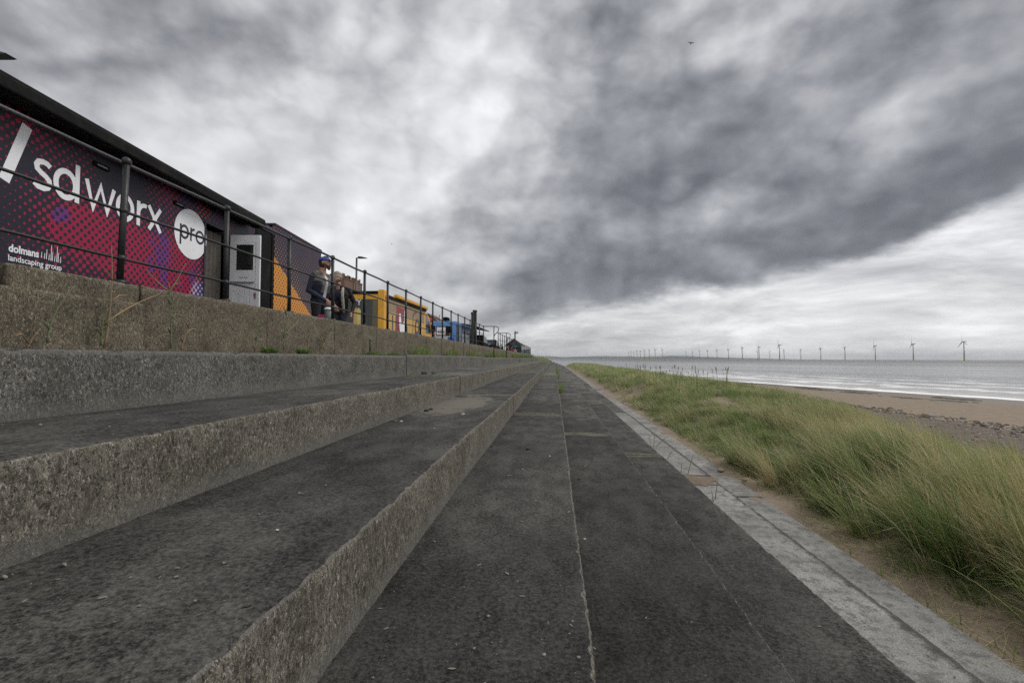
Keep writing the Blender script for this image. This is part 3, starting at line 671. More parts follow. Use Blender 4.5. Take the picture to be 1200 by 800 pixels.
ST = [ (122, 408, 124, 288, .06, 'stalkbrown', 'tallest stalk, brown at its foot and green above, at the dark wall joint', 3),
 (123, 380, 182, 344, -.10, 'stalkyellow', 'orange stalk arching right from the dark wall joint', 0),
 (55, 402, 80, 335, -.08, 'stalkgreen', 'thin green stalk curving right under the landscaping lettering', 1),
 (118, 405, 116, 352, 0, 'stalkgreen', 'short green stalk just left of the dark wall joint', 2),
 (32, 408, 40, 385, -.02, 'stalkbrown', 'short dry stalk near the left end of the wall', 1),
 (200, 408, 192, 330, .02, 'stalkgreen', 'forked green stalk below the round white emblem', 4),
 (196, 340, 166, 316, -.05, 'stalkyellow', 'yellow stalk leaning left below the word in the circle', 0),
 (196, 345, 212, 308, .03, 'stalkgreen', 'straw blade leaning right below the round emblem', 0),
 (212, 410, 222, 372, -.03, 'stalkbrown', 'dry twiggy stalk right of the forked green one', 3),
 (298, 412, 303, 360, .02, 'stalkgreen', 'faint thin stalk below the dark doorway end', 2),
 (332, 411, 333, 348, .0, 'stalkgreen', 'upright green stalk below the orange dotted panel', 3),
 (334, 392, 352, 368, .02, 'stalkgreen', 'grey green blade leaning right below the orange panel', 0),
 (380, 410, 367, 372, .0, 'stalkyellow', 'yellow stalk crossing the wall below the capped man', 1),
 (376, 408, 390, 378, .03, 'stalkgreen', 'bent green stalk below the two men', 3),
 (360, 410, 362, 378, .0, 'stalkbrown', 'dry brown stalk left of the yellow one below the men', 1)]
for s_ in ST: stalk(*s_[:7], leaves=s_[7])
# leafy weeds on the top step
def weed(px, py, r, label):
    p = WX(px, py, -3.5); p.z = .055; gb2 = GB(); m = 260
    aa = RNG.uniform(0, 6.28, m); rr = np.sqrt(RNG.uniform(0, 1, m))*r
    gb2.add(np.stack([rr*np.cos(aa)*.4, rr*np.sin(aa), np.full(m, 0)], 1), RNG.uniform(.04, .12, m), np.full(m, .016), aa, RNG.uniform(.2, 1.1, m), RNG.uniform(.2, 1, m), np.clip(RNG.normal(.25, .08, m), 0, 1))
    o = gb2.build('leafy_weed'); o.location = p; tag(o, label, 'weed', 'leafy weeds at the foot of the brown wall')
weed(437, 414, .22, 'low leafy green weed at the wall foot, nearer of the two by the iron stub'); weed(462, 415, .24, 'spreading leafy green weed at the wall foot, farther of the two by the iron stub')
weed(316, 412, .12, 'small dark green weed below the white door'); weed(355, 412, .10, 'tiny weed below the orange dotted panel')
# blades across the pale kerb
def kerbblade(px0, py0, px1, py1, mt, label):
    a = WZ(px0, py0, -2.02); d = a.x*-S5+a.y*C5; b = W(px1, py1, d*1.0); mb = MB(); m_ = (a+b)/2+Vector((0, 0, .03)); mb.tube([Vector((0, 0, 0)), m_-a, b-a], [.006, .005, .001], 5)
    o = mb.build('grass_shoot', MC[mt]); o.location = a; tag(o, label, 'grass blade', 'single blades on the pale kerb')
for q in [(766, 524, 768, 500, 'stalkgreen', 'upright blade on the kerb left of the long bright blade'), (768, 524, 787, 508, 'stemgreen', 'long bright green blade leaning right over the pale kerb'),
          (764, 528, 760, 508, 'stalkgreen', 'short blade leaning left on the pale kerb'), (782, 538, 790, 526, 'stemgreen', 'short blade leaning right on the pale kerb'), (806, 556, 814, 528, 'stemgreen', 'thin blade rising beside the sandy joint in the kerb'),
          (798, 556, 799, 540, 'stalkgreen', 'small upright blade at the sandy joint'), (838, 585, 842, 560, 'stemgreen', 'slim blade on the kerb past the sandy joint'), (836, 588, 833, 572, 'stalkgreen', 'little dark blade near the kerb edge')]: kerbblade(*q)
# sand in the joint of the pale kerb
mb = MB(); pts = []
for k in range(60):
    a = 2*math.pi*k/60; r_ = 1+.5*mn.noise(Vector((math.cos(a)*1.5, math.sin(a)*1.5, 2)))+.35*mn.noise(Vector((math.cos(a)*6, math.sin(a)*6, 2))); pts.append((2.28+.40*math.cos(a)*r_, 8.38+.34*math.sin(a)*r_, -2.016))
c_ = mb.bm.verts.new((2.28, 8.38, -1.992)); vs = [mb.bm.verts.new(p) for p in pts]
for k in range(60): f_ = mb.bm.faces.new((c_, vs[k], vs[(k+1) % 60])); f_.smooth = True
paint('dampsand', (.15, .11, .075), .95, .3, 12)
tag(mb.build('spilled_sand', MC['dampsand']), 'brown sand lying in the open joint of the pale kerb', 'sand', kind='stuff')
# stones
def stone(p, r, mt, name='stone', sq=.6):
    mb = MB(); g = bmesh.ops.create_icosphere(mb.bm, subdivisions=2, radius=r); s_ = random.random()*50
    for v in g['verts']:
        k = 1+.45*mn.noise(v.co/r*.9+Vector((s_, 0, 0))); v.co *= k; v.co.z *= sq
    for f in mb.bm.faces: f.smooth = False
    o = mb.build(name, MC[mt]); o.location = Vector(p)+Vector((0, 0, r*sq*.55)); o.rotation_euler = (0, 0, random.random()*6); return o
paint('stonewhite', (.55, .53, .50), .8, .2, 20); paint('stonedark', (.045, .04, .035), .9, .3, 20); paint('stonebuff', (.24, .21, .17), .9, .3, 12); paint('orangelichen', (.30, .13, .015), .9)
for (px, py, z, r, m_, l) in [(543, 486, -.656, .022, 'stonewhite', 'white pebble on the sandy patch of the lowest seat'), (470, 494, -.656, .016, 'stonewhite', 'small white chip at the foot of the riser, left of the sandy patch'),
     (500, 482, -.656, .035, 'stonedark', 'dark lump of weed on the lowest seat, nearer the riser'), (505, 480, -.656, .028, 'stonedark', 'dark crumb beside the lump on the lowest seat'),
     (497, 438.5, -.316, .06, 'stonedark', 'black lump on the middle seat past the joint'), (508, 438, -.316, .05, 'stonedark', 'second black lump on the middle seat'),
     (619, 526.5, -1.0, .026, 'stonedark', 'dark clod in the middle of the walkway'), (576, 523, -1.0, .016, 'stonedark', 'dark crumb near the left edge of the walkway'),
     (680, 562, -1.34, .02, 'stonedark', 'dark clod on the step right of the seam'), (644, 534.5, -1.0, .010, 'stonewhite', 'tiny white chip on the walkway'), (685, 632, -1.34, .012, 'stonewhite', 'white chip beside the seam, near the camera'),
     (325, 621, -.656, .006, 'stonewhite', 'tiny pale chip on the lowest seat, nearest the camera'), (619, 463, -1.0, .04, 'stonedark', 'small dark lump far along the walkway')]:
    o = stone(WZ(px, py, z), r, m_); tag(o, l, 'stone', 'stones and crumbs on the concrete')
for k, (px, py, r) in enumerate([(758, 480, .09), (768, 482, .13), (775, 491, .10), (783, 494, .08), (845, 552, .07), (872, 563, .05), (791, 505, .06), (748, 474, .10)]):
    o = stone(WZ(px, py, -2.34), r, 'stonebuff' if k % 2 == 0 else 'stonec')
    tag(o, ['buff stone', 'large pale stone', 'flat buff stone', 'grey stone', 'cream stone', 'small grey stone', 'little buff stone', 'rough grey stone'][k]+' '+['left of the largest one in the sand by the kerb', 'in the sand by the kerb, biggest of its row', 'just right of the biggest one by the kerb', 'between sand and grass past the biggest one', 'at the kerb end by the near sandy joint', 'in the grass edge, nearest the camera', 'at the kerb edge right of the row', 'farthest along the kerb edge'][k], 'stone', 'stones at the foot of the dune')
bm = bmesh.new()
for k in range(800):
    z, x0, x1 = random.choice(((-.656, -1.7, -.76), (-.656, -1.7, -.76), (-1.0, -.73, .14), (-1.0, -.73, .14), (-1.34, .16, 1.0), (-1.68, 1.03, 1.86), (-2.02, 1.89, 2.68), (-.316, -2.7, -1.72)))
    y = 1.2+14*random.random()**1.8; x = random.uniform(x0, x1); r = random.uniform(.0015, .0045)*random.choice((1, 1, 1, 1.8)); e = random.choice((1, 1, 3.5))
    a = random.random()*6; g_ = bmesh.ops.create_icosphere(bm, subdivisions=1, radius=r)
    for v in g_['verts']: v.co = Vector((v.co.x*e*math.cos(a)-v.co.y*math.sin(a)+x, v.co.x*e*math.sin(a)+v.co.y*math.cos(a)+y, v.co.z*.6+z+.004))
    mi_ = random.choice((0, 1, 2))
    for v in g_['verts']:
        for f in v.link_faces: f.material_index = mi_
me = bpy.data.meshes.new('grit'); bm.to_mesh(me); bm.free(); [me.materials.append(MC[q_]) for q_ in ('stonec', 'stonedark', 'stonebuff')]
o = bpy.data.objects.new('grit', me); COL.objects.link(o); tag(o, 'fine grit and straw bits scattered over the concrete steps', 'grit', kind='stuff')
# rubble line and seaweed on the beach
def scatter(name, n, fx, rr, mt, label, cat, sq=.5):
    bm = bmesh.new()
    for k in range(n):
        x, y = fx(); r = rr(); g = bmesh.ops.create_icosphere(bm, subdivisions=1, radius=r); s_ = random.random()*50; a = random.random()*6; z0 = beach_z(x, y)
        for v in g['verts']:
            v.co *= 1+.5*mn.noise(v.co/r+Vector((s_, 0, 0))); v.co = Vector((v.co.x*math.cos(a)-v.co.y*math.sin(a)*.7+x, v.co.x*math.sin(a)+v.co.y*math.cos(a)*.7+y, v.co.z*sq+z0+r*sq*.3))
    me = bpy.data.meshes.new(name); bm.to_mesh(me); bm.free(); me.materials.append(mt); o = bpy.data.objects.new(name, me); COL.objects.link(o); tag(o, label, cat, kind='stuff')
def f_rub(t):
    p = t.pos(); c = t.vor(p, 2.5, out='Color'); r_ = t.sep(c)[0]; r_ = t.n('ShaderNodeValToRGB', {0: r_}); e = r_.color_ramp.elements
    e[0].color = (.07, .065, .06, 1); e[1].color = (.36, .34, .31, 1); e[1].position = 1; q = e.new(.6); q.color = (.16, .145, .13, 1); q = e.new(.45); q.color = (.12, .075, .05, 1)
    t.bsdf(r_.outputs[0], .9, t.noise(p, 20, 4), .6, .03)
mat('rubble', f_rub)
def fr():
    y = random.uniform(8, 75); return 20.3+random.gauss(0, .75)+.8*math.sin(y*.3), y
scatter('rubble', 1900, fr, lambda: random.uniform(.03, .08)*random.choice((1, 1, 1.5, 2.4)), MC['rubble'], 'line of broken grey stones and debris lying along the upper beach', 'rubble')
scatter('beach_pebbles', 2600, lambda: (random.uniform(11, 21), random.uniform(8, 60)), lambda: random.uniform(.02, .07), MC['rubble'], 'small stones strewn over the dark gravelly sand', 'pebbles')
def fw():
    y = random.uniform(20, 110); k = int(y/2.3); rr_ = random.Random(k*7+int(y/9)); return shore(y)-rr_.uniform(10, 22)+random.gauss(0, .5), y+random.gauss(0, .3)
paint('weedm', (.05, .05, .025), .8, .3, 3)
scatter('seaweed', 2600, fw, lambda: random.uniform(.1, .35), MC['weedm'], 'dark clumps of seaweed stranded on the wet beach', 'seaweed', .15)
# ------------------------------------------------------------------ railing
def f_iron(t):
    p = t.pos(); n1 = t.noise(p, 9, 5, .7); n2 = t.noise(p, 70, 4, .7)
    col = t.mix(t.rng(n2, .3, .7, 0, 1), (.006, .0065, .007), (.018, .019, .021)); col = t.mix(t.m('MULTIPLY', t.step(n1, .60, .70), .6), col, (.085, .045, .025))
    t.bsdf(col, t.rng(n2, .3, .7, .35, .65), n2, .4, .003)
mat('iron', f_iron); mat('iron_worn', lambda t: t.bsdf(t.mix(t.step(t.noise(t.pos(), 60, 5, .7), .4, .6), (.018, .019, .022), (.06, .062, .068)), .45, t.noise(t.pos(), 90, 3), .3, .002))
RX = -3.875; RT = PZ+1.10
def railing(y0, n, label, loop_start, loop_end):
    rt = tag(empty('promenade_railing', (RX, y0, PZ)), label, 'railing')
    post = None
    for k in range(n):
        if post is None:
            mb = MB(); mb.tube([(0, 0, -.02), (0, 0, 1.10)], .027, 14); mb.ball((0, 0, 1.115), .041, seg=14)
            for h in (.235, .665): mb.ball((0, 0, h), .036, seg=12)
            mb.tube([(0, 0, 0), (0, 0, .035)], [.06, .05], 14); post = mb.build('post', MC['iron'], rt); post.location = (0, 0, 0)
        else:
            c = post.copy(); COL.objects.link(c); c.parent = rt; c.location = (random.uniform(-.006, .006), k*1.395, random.uniform(-.004, .004)); c.rotation_euler = (random.gauss(0, .006), random.gauss(0, .008), random.random())
    L = (n-1)*1.395
    for h, r, m_ in ((1.10, .018, 'iron_worn'), (.665, .013, 'iron'), (.235, .013, 'iron')):
        mb = MB(); pts = [(.004*math.sin(k*2.1), L*k/(n*2), h+.006*math.sin(k*1.7)) for k in range(n*2+1)]; mb.tube(pts, r, 10); mb.build('rail', MC[m_], rt)
    for yy, on in ((0, loop_start), (L, loop_end)):
        if on:
            mb = MB(); p = [(0, yy, 1.10), (.35, yy, 1.11), (.68, yy, 1.10), (.80, yy, 1.06), (.85, yy, .96), (.82, yy, .84), (.68, yy, .70), (.60, yy, .60), (.58, yy, .50)]
            mb.tube(p, .022, 10); mb.tube([(.58, yy, -.62), (.58, yy, 1.09)], .026, 10); mb.build('end_handrail', MC['iron_worn'], rt)
    return rt
railing(3.98-1.395*3, 20, 'long black iron post and rail railing on the brown wall, nearer run beside the trailers', False, True)
railing(33.3, 34, 'farther run of the black iron railing beyond the stair gap', True, False)
for (x, y, h, r, l, cap) in [(-3.62, 22.6, 2.05, .045, 'thinner of the two tall dark posts at the railing', 0), (-3.66, 23.6, 2.25, .085, 'thicker tall dark post with a rusty cap at the railing', 1)]:
    rt = tag(empty('tall_post', (x-.25, y, PZ)), l, 'post'); mb = MB(); mb.box(-r, r, -r, r, -.02, h-.62, .008); mb.build('shaft', MC['iron'], rt)
    mb = MB(); mb.box(-r-.015, r+.015, -r-.015, r+.015, h-.62, h-.52, .01); paint('rustcap', (.10, .045, .035), .8); mb.build('cap', MC['rustcap' if cap else 'iron'], rt)
p = WX(434, 400, -3.60); mb = MB(); mb.tube([(0, 0, 0), (0, 0, .30)], .022, 8); mb.ball((0, 0, .30), .026); o = mb.build('iron_stub', MC['iron']); o.location = (p.x, p.y, .05)
paint('stubgreen', (.07, .075, .05), .8); o.data.materials[0] = MC['stubgreen']; tag(o, 'short greenish iron stub standing against the brown wall between two weeds', 'stub')
# ------------------------------------------------------------------ halftone print
def f_print(mode):
    def f(t):
        p = t.pos(); x, y, z = t.sep(p)[:3]     # y along the trailer, z up
        P = .050 if mode == 0 else .062
        a = t.m('MULTIPLY', t.m('ADD', y, z), math.pi/P/1.0); b = t.m('MULTIPLY', t.m('SUBTRACT', y, z), math.pi/P)
        lat = t.m('MULTIPLY', t.m('ADD', t.m('COSINE', a), t.m('COSINE', b)), .25); lat = t.m('ADD', lat, .5)   # 0..1
        cov = 0.0
        def blob(by, bz, ry, rz, amp, acc):
            u = t.m('MULTIPLY', t.m('SUBTRACT', y, by), 1/ry); v = t.m('MULTIPLY', t.m('SUBTRACT', z, bz), 1/rz)
            g = t.m('EXPONENT', t.m('MULTIPLY', t.m('ADD', t.m('MULTIPLY', u, u), t.m('MULTIPLY', v, v)), -.8))
            return t.m('ADD', acc, t.m('MULTIPLY', g, amp))
        n1 = t.noise(t.comb(0, y, z), 2.3, 3, .6); n2 = t.noise(t.comb(3, y, z), 6, 3, .6)
        if mode == 0:
            cov = t.m('ADD', -.02, t.m('MULTIPLY', t.m('SUBTRACT', n1, .5), .9))
            for b_ in PB: cov = blob(*b_, cov)
            cov = t.m('MINIMUM', cov, .62)
            on = t.step(t.m('SUBTRACT', t.m('ADD', cov, t.m('MULTIPLY', t.m('SUBTRACT', n2, .5), .25)), lat), -.02, .02)
            pur = 0.0
            for b_ in ((6.8, 1.5, .25, .8, .55), (7.5, 2.3, .35, .25, .9), (7.6, 1.2, .3, .3, .6), (8.2, 2.25, .35, .2, .7), (5.3, 1.55, .12, .10, .7), (3.6, 1.7, .4, .4, .4)): pur = blob(*b_, pur)
            ink = t.mix(t.step(t.m('ADD', pur, t.m('MULTIPLY', t.m('SUBTRACT', n2, .5), 1.3)), .35, .5), (.34, .010, .055), (.16, .028, .20))
            org = blob(7.75, 2.35, .25, .22, 1, 0.0); org = blob(7.7, 1.3, .25, .35, .7, org)
            ink = t.mix(t.step(t.m('ADD', org, t.m('MULTIPLY', t.m('SUBTRACT', n1, .5), 1.2)), .55, .7), ink, (.55, .055, .045))
            pk = blob(7.72, .98, .25, .22, 1.1, 0.0); ink = t.mix(t.step(pk, .3, .8), ink, (.62, .40, .52))
            base = t.mix(t.step(pk, .25, .9), (.020, .016, .030), (.05, .065, .17))
            col = t.mix(on, base, ink)
        else:
            diag = t.m('ADD', z, t.m('MULTIPLY', t.m('SUBTRACT', y, 10.1), .55))       # orange below the slanting line
            o_ = t.m('SUBTRACT', 1, t.step(t.m('ADD', diag, t.m('MULTIPLY', t.m('SUBTRACT', n2, .5), .08)), 2.10, 2.12))
            lat2 = lat
            covu = t.m('ADD', .06, t.m('MULTIPLY', t.m('SUBTRACT', n1, .5), .25)); covu = t.m('ADD', covu, t.m('MULTIPLY', t.m('SUBTRACT', 1, t.step(diag, 1.9, 2.7)), .12))
            d1 = t.step(t.m('SUBTRACT', covu, lat2), -.02, .02)
            top = t.mix(d1, (.030, .024, .045), t.mix(t.step(z, 2.2, 2.7), (.62, .25, .07), (.50, .10, .09)))
            d2 = t.step(t.m('SUBTRACT', .23, lat2), -.02, .02); low = t.mix(d2, (.68, .27, .02), (.05, .035, .06))
            col = t.mix(o_, top, low)
        t.bsdf(col, .38, t.noise(p, 3, 3), .05, .01, Specular_IOR_Level=.35)
    return f
PB = [(5.55, 1.45, .55, .30, .85), (6.3, 1.35, .55, .35, .85), (7.1, 1.35, .5, .55, .55), (6.9, 1.05, .35, .25, .35), (5.0, 2.25, .35, .22, .36), (5.6, 2.1, .3, .25, .22), (7.0, 2.3, .5, .2, .45), (8.0, 2.3, .4, .2, .45),
      (7.5, 1.2, .4, .5, .3), (4.7, 2.45, .3, .15, .3), (4.4, 1.2, .4, .3, -.1), (5.2, 1.0, .5, .12, .1), (3.5, 1.6, .5, .6, .4), (6.2, 2.35, .5, .25, -.2), (8.6, 2.4, .5, .3, -.1)]
mat('print_red', f_print(0)); mat('print_orange', f_print(1))
paint('letterwhite', (.88, .89, .92), .45, .04, 3, dirt=.05); paint('blackroof', (.006, .006, .006), .7, .3, 2, spec=.15); paint('blackint', (.018, .016, .015), .8)
paint('curtain', (.10, .088, .075), .9, .2, 14); paint('doorwhite', (.80, .81, .82), .45, .08, 5, dirt=.15); paint('darkglass', (.02, .022, .022), .12, .1, 2, dirt=.05); paint('brass', (.25, .13, .09), .5)
paint('lettergrey', (.25, .27, .32), .6); paint('printdark', (.03, .022, .045), .5); paint('tyre', (.02, .02, .02), .85); paint('chrome', (.5, .5, .52), .3, metal=.9); paint('aluminium', (.42, .43, .45), .4, metal=.5)
TX = -4.88; G = GZ; YT = YAW+R(.5)
def t2w(x, y, z): y -= .02; return Vector((x*math.cos(YT)-y*math.sin(YT), x*math.sin(YT)+y*math.cos(YT), z))
def wheel(parent, x, y, z, r, w=.2):
    mb = MB(); pr = [(0, r*.55), (.02, r*.9), (.05, r), (w-.05, r), (w-.02, r*.9), (w, r*.55)]
    n = 28; rings = []
    for k in range(n):
        a = 2*math.pi*k/n; rings.append([mb.bm.verts.new((x-q[0], y+q[1]*math.cos(a), z+q[1]*math.sin(a))) for q in pr])
    for k in range(n):
        for j in range(len(pr)-1): f = mb.bm.faces.new((rings[k][j], rings[k][j+1], rings[(k+1) % n][j+1], rings[(k+1) % n][j])); f.smooth = True
    wh = mb.build('wheel', MC['tyre'], parent)
    mb = MB(); mb.tube([(x-.03, y, z), (x-w+.03, y, z)], r*.56, 24); mb.build('rim', MC['aluminium'], wh); return wh
def stroke_letters(mb, items, o, u, v, nrm):
    for pts, w, closed in items: mb.ribbon(pts, w, o, u, v, nrm, closed=closed)
def arc(cx, cy, rx, ry, a0, a1, n=18): return [(cx+rx*math.cos(R(a0+(a1-a0)*k/n)), cy+ry*math.sin(R(a0+(a1-a0)*k/n))) for k in range(n+1)]
def f_trailer():
    # local frame: x = camera right, y = camera forward, z up (origin under the camera): long side is the plane x = TX
    rt = tag(empty('hospitality_trailer', t2w(TX, 5.5, G), YT), 'long dark trailer printed in red and purple dots with white lettering, behind the railing', 'trailer')
    zb, zt = .55, 2.66; L = []
    mb = MB(); mb.box(TX-.05, TX, 2.2, 7.80, zb, zt); mb.box(TX-.05, TX, 8.46, 9.33, zb, zt); mb.box(TX-.05, TX, 7.80, 8.46, 2.17+.0, zt)
    L.append(mb.build('side_panel', MC['print_red'], rt))
    mb = MB(); mb.box(TX-2.3, TX-2.25, 2.2, 12.65, .35, zt); mb.box(TX-2.25, TX-.052, 2.2, 2.25, .35, zt); mb.box(TX-2.25, TX-.052, 2.25, 10.05, .38, .50); mb.box(TX-2.25, TX-.052, 2.25, 10.0, zt-.06, zt-.002)
    mb.box(TX-.06, TX-.005, 2.2, 10.05, .32, .545); mb.box(TX-.9, TX-.85, 2.25, 9.3, .5, zt-.06)
    L.append(mb.build('shell', MC['blackint'], rt))
    mb = MB(); mb.box(TX-.06, TX-.004, 9.335, 10.06, .50, 2.60); mb.box(TX-.02, TX+.012, 9.34, 9.40, .5, 2.55); mb.box(TX-.02, TX+.012, 9.98, 10.05, .5, 2.6); L.append(mb.build('black_panel', MC['blackroof'], rt))
    mb = MB(); mb.box(TX-2.3, TX+.30, 2.0, 9.12, 2.50, 2.60, .02); mb.box(TX+.06, TX+.31, 2.0, 9.12, 2.44, 2.57, .02); mb.box(TX-2.3, TX+.0, 9.125, 10.05, 2.60, 2.68, .01)
    L.append(mb.build('roof', MC['blackroof'], rt))
    mb = MB(); mb.box(TX+.005, TX+.014, 9.13, 10.05, 2.56, 2.685); L.append(mb.build('roof_trim', MC['print_orange'], rt))
    # curtain in the doorway, lintel strip
    mb = MB(); n = 26
    vs = [[mb.bm.verts.new((TX-.12-.02*math.sin(k*1.3), 7.80+.66*k/n, z)) for k in range(n+1)] for z in (.52, 2.12)]
    for k in range(n): f = mb.bm.faces.new((vs[0][k], vs[0][k+1], vs[1][k+1], vs[1][k])); f.smooth = True
    L.append(mb.build('door_curtain', MC['curtain'], rt))
    mb = MB(); mb.box(TX-.03, TX+.008, 7.76, 8.50, 2.17, 2.215, .004); mb.box(TX-.03, TX+.01, 7.765, 7.80, .55, 2.165); L.append(mb.build('door_frame', MC['printdark'], rt))
    # vents
    for y_, z_ in ((5.78, 2.285), (7.15, 2.265)):
        mb = MB(); mb.box(TX+.001, TX+.02, y_-.11, y_+.11, z_-.032, z_+.032, .009); v = mb.build('vent', MC['blackroof'], rt); L.append(v)
        mb = MB(); mb.box(TX+.021, TX+.024, y_-.07, y_+.07, z_-.012, z_+.006); s_ = mb.build('slot', MC['lettergrey'], v); 
    # open stable door, standing square out from the side
    w0, y_ = TX+.01, 8.475; mb = MB()
    def db(a, b, z0, z1, t0=0, t1=.04, bev=.004): mb.box(w0+a, w0+b, y_+t0, y_+t1, z0, z1, bev)
    db(0, .07, .55, 2.15); db(.45, .525, .55, 2.15); db(.073, .447, 2.03, 2.15); db(.073, .447, 1.33, 1.50); db(.073, .447, .55, .62)
    for k in range(4): db(.074+k*.0935, .074+k*.0935+.090, .622, 1.325, .008, .034, .003)
    d = mb.build('door', MC['doorwhite'], rt); L.append(d)
    mb = MB(); mb.box(w0+.075, w0+.445, y_+.012, y_+.02, 1.505, 2.025); mb.build('window_pane', MC['darkglass'], d)
    mb = MB(); mb.box(w0+.075, w0+.11, y_-.002, y_+.01, 1.50, 2.03); mb.box(w0+.41, w0+.445, y_-.002, y_+.01, 1.50, 2.03); mb.box(w0+.111, w0+.409, y_-.002, y_+.01, 1.98, 2.03); mb.box(w0+.111, w0+.409, y_-.002, y_+.01, 1.50, 1.53); mb.build('window_frame', MC['doorwhite'], d)
    mb = MB(); mb.box(w0+.0, w0+.43, y_-.03, y_-.002, 1.305, 1.33, .004); mb.build('ledge', MC['aluminium'], d)
    mb = MB(); mb.box(w0+.44, w0+.47, y_-.012, y_-.002, 1.04, 1.14, .003); mb.tube([(w0+.455, y_-.01, 1.10), (w0+.455, y_-.05, 1.10), (w0+.50, y_-.05, 1.10)], .009, 8); mb.build('handle', MC['brass'], d)
    mb = MB(); mb.ribbon([(k*.011, .014*math.sin(k*2.2)+.006*math.sin(k*5)) for k in range(15)], .006, (w0+.17, y_-.0025, 1.40), (1, 0, 0), (0, 0, 1), (0, -1, 0), .001); mb.build('scribble', MC['lettergrey'], d)
    # big lettering
    O, U, Vv, N = (TX+.001, 0, 0), (0, 1, 0), (0, 0, 1), (1, 0, 0)
    bl = 1.742; w = .060; xh = .325
    def letter(items, m='letterwhite', nm='letter', off=0.0, lift=.0012):
        p_ = None
        mb = MB()
        for j, (pts, wd, cl) in enumerate(items): mb.ribbon(pts, wd, (TX+.001+j*lift, 0, 0), U, Vv, N, .0009, closed=cl)
        L.append(mb.build(nm, MC[m], rt))
    r_ = xh/2
    S = [(5.150, bl+.275), (5.118, bl+.298), (5.072, bl+.305), (5.022, bl+.292), (5.000, bl+.255), (5.010, bl+.215), (5.052, bl+.185), (5.105, bl+.160), (5.142, bl+.128), (5.150, bl+.085), (5.128, bl+.048), (5.080, bl+.028), (5.025, bl+.032), (4.980, bl+.062)]
    letter([(S, .056, False)])
    letter([(arc(5.335, bl+r_, .118, r_-w/2+.012, 0, 360, 32)[:-1], w, True), ([(5.475, bl), (5.475, bl+.43)], w*.95, False)])
    letter([([(5.595, bl+xh), (5.690, bl+.01), (5.790, bl+xh*.93), (5.890, bl+.01), (5.985, bl+xh)], w*.92, False)])
    letter([(arc(6.165, bl+r_, .118, r_-w/2+.012, 0, 360, 32)[:-1], w, True)])
    letter([([(6.385, bl), (6.385, bl+xh)], w, False), (arc(6.495, bl+.155, .110, .135, 165, 75, 10), w*.9, False)])
    letter([([(6.565, bl+xh), (6.795, bl)], w*.95, False), ([(6.785, bl+xh), (6.575, bl)], w*.95, False)])
    # slanting stroke and its partial neighbour at the frame edge
    def px(x_, y_):
        r = ray(x_, y_); cx_, cy_ = r.x*math.cos(YT)+r.y*math.sin(YT), -r.x*math.sin(YT)+r.y*math.cos(YT); k = TX/cx_; return (cy_*k+.02, r.z*k)
    a, b = px(32, 148), px(4.5, 211)
    letter([([b, a], .105, False)], nm='slanted_stroke')
    letter([([(b[0]-.40, b[1]), (a[0]-.36, a[1]-.02)], .10, False)], nm='slanted_stroke')
    # circle with word
    cy, cz, cr_ = 7.447, 1.892, .378
    mb = MB(); mb.disc((TX+.001, cy, cz), cr_, 'X', 64, .003); L.append(mb.build('emblem_disc', MC['letterwhite'], rt))
    w2 = .036; b2 = 1.792; h2 = .205
    def l2(items):
        mb = MB()
        for j, (pts, wd, cl) in enumerate(items): mb.ribbon(pts, wd, (TX+.0052+j*.0012, 0, 0), U, Vv, N, .0009, closed=cl)
        L.append(mb.build('emblem_letter', MC['printdark'], rt))
    l2([([(7.205, b2-.10), (7.205, b2+h2)], w2, False), (arc(7.290, b2+h2/2, .082, h2/2-.012, 0, 360, 28)[:-1], w2, True)])
    l2([([(7.440, b2), (7.440, b2+h2)], w2, False), (arc(7.505, b2+.10, .065, .088, 165, 75, 8), w2*.9, False)])
    l2([(arc(7.655, b2+h2/2, .090, h2/2-.012, 0, 360, 28)[:-1], w2, True)])
    # small sponsor lettering
    L.append(text_part('sponsor_name', 'dolmans', .105, (TX+.0012, 4.752, 1.035), U, Vv, N, MC['letterwhite'], rt, .0032, .305))
    L.append(text_part('sponsor_line', 'landscaping group', .085, (TX+.0012, 4.748, .945), U, Vv, N, MC['letterwhite'], rt, .0008, .565))
    mb = MB()
    for y0, z0, h_ in ((5.082, 1.04, .062), (5.115, 1.035, .06), (5.137, 1.035, .105), (5.165, 1.03, .065), (5.188, 1.03, .165), (5.203, 1.03, .098), (5.230, 1.028, .06), (5.255, 1.028, .165), (5.270, 1.028, .105), (5.297, 1.025, .068)):
        mb.prism([(TX+.001, y0, z0), (TX+.001, y0+.008, z0), (TX+.001, y0+.010, z0+h_), (TX+.001, y0+.005, z0+h_)], (.002, 0, 0))
    L.append(mb.build('sponsor_bars', MC['letterwhite'], rt))
    for y_ in (5.6, 6.35): L.append(wheel(rt, TX-.02, y_, G+.31, .31))
    for o in L: o.location = (-TX, -5.5, -G)
    return rt
f_trailer()
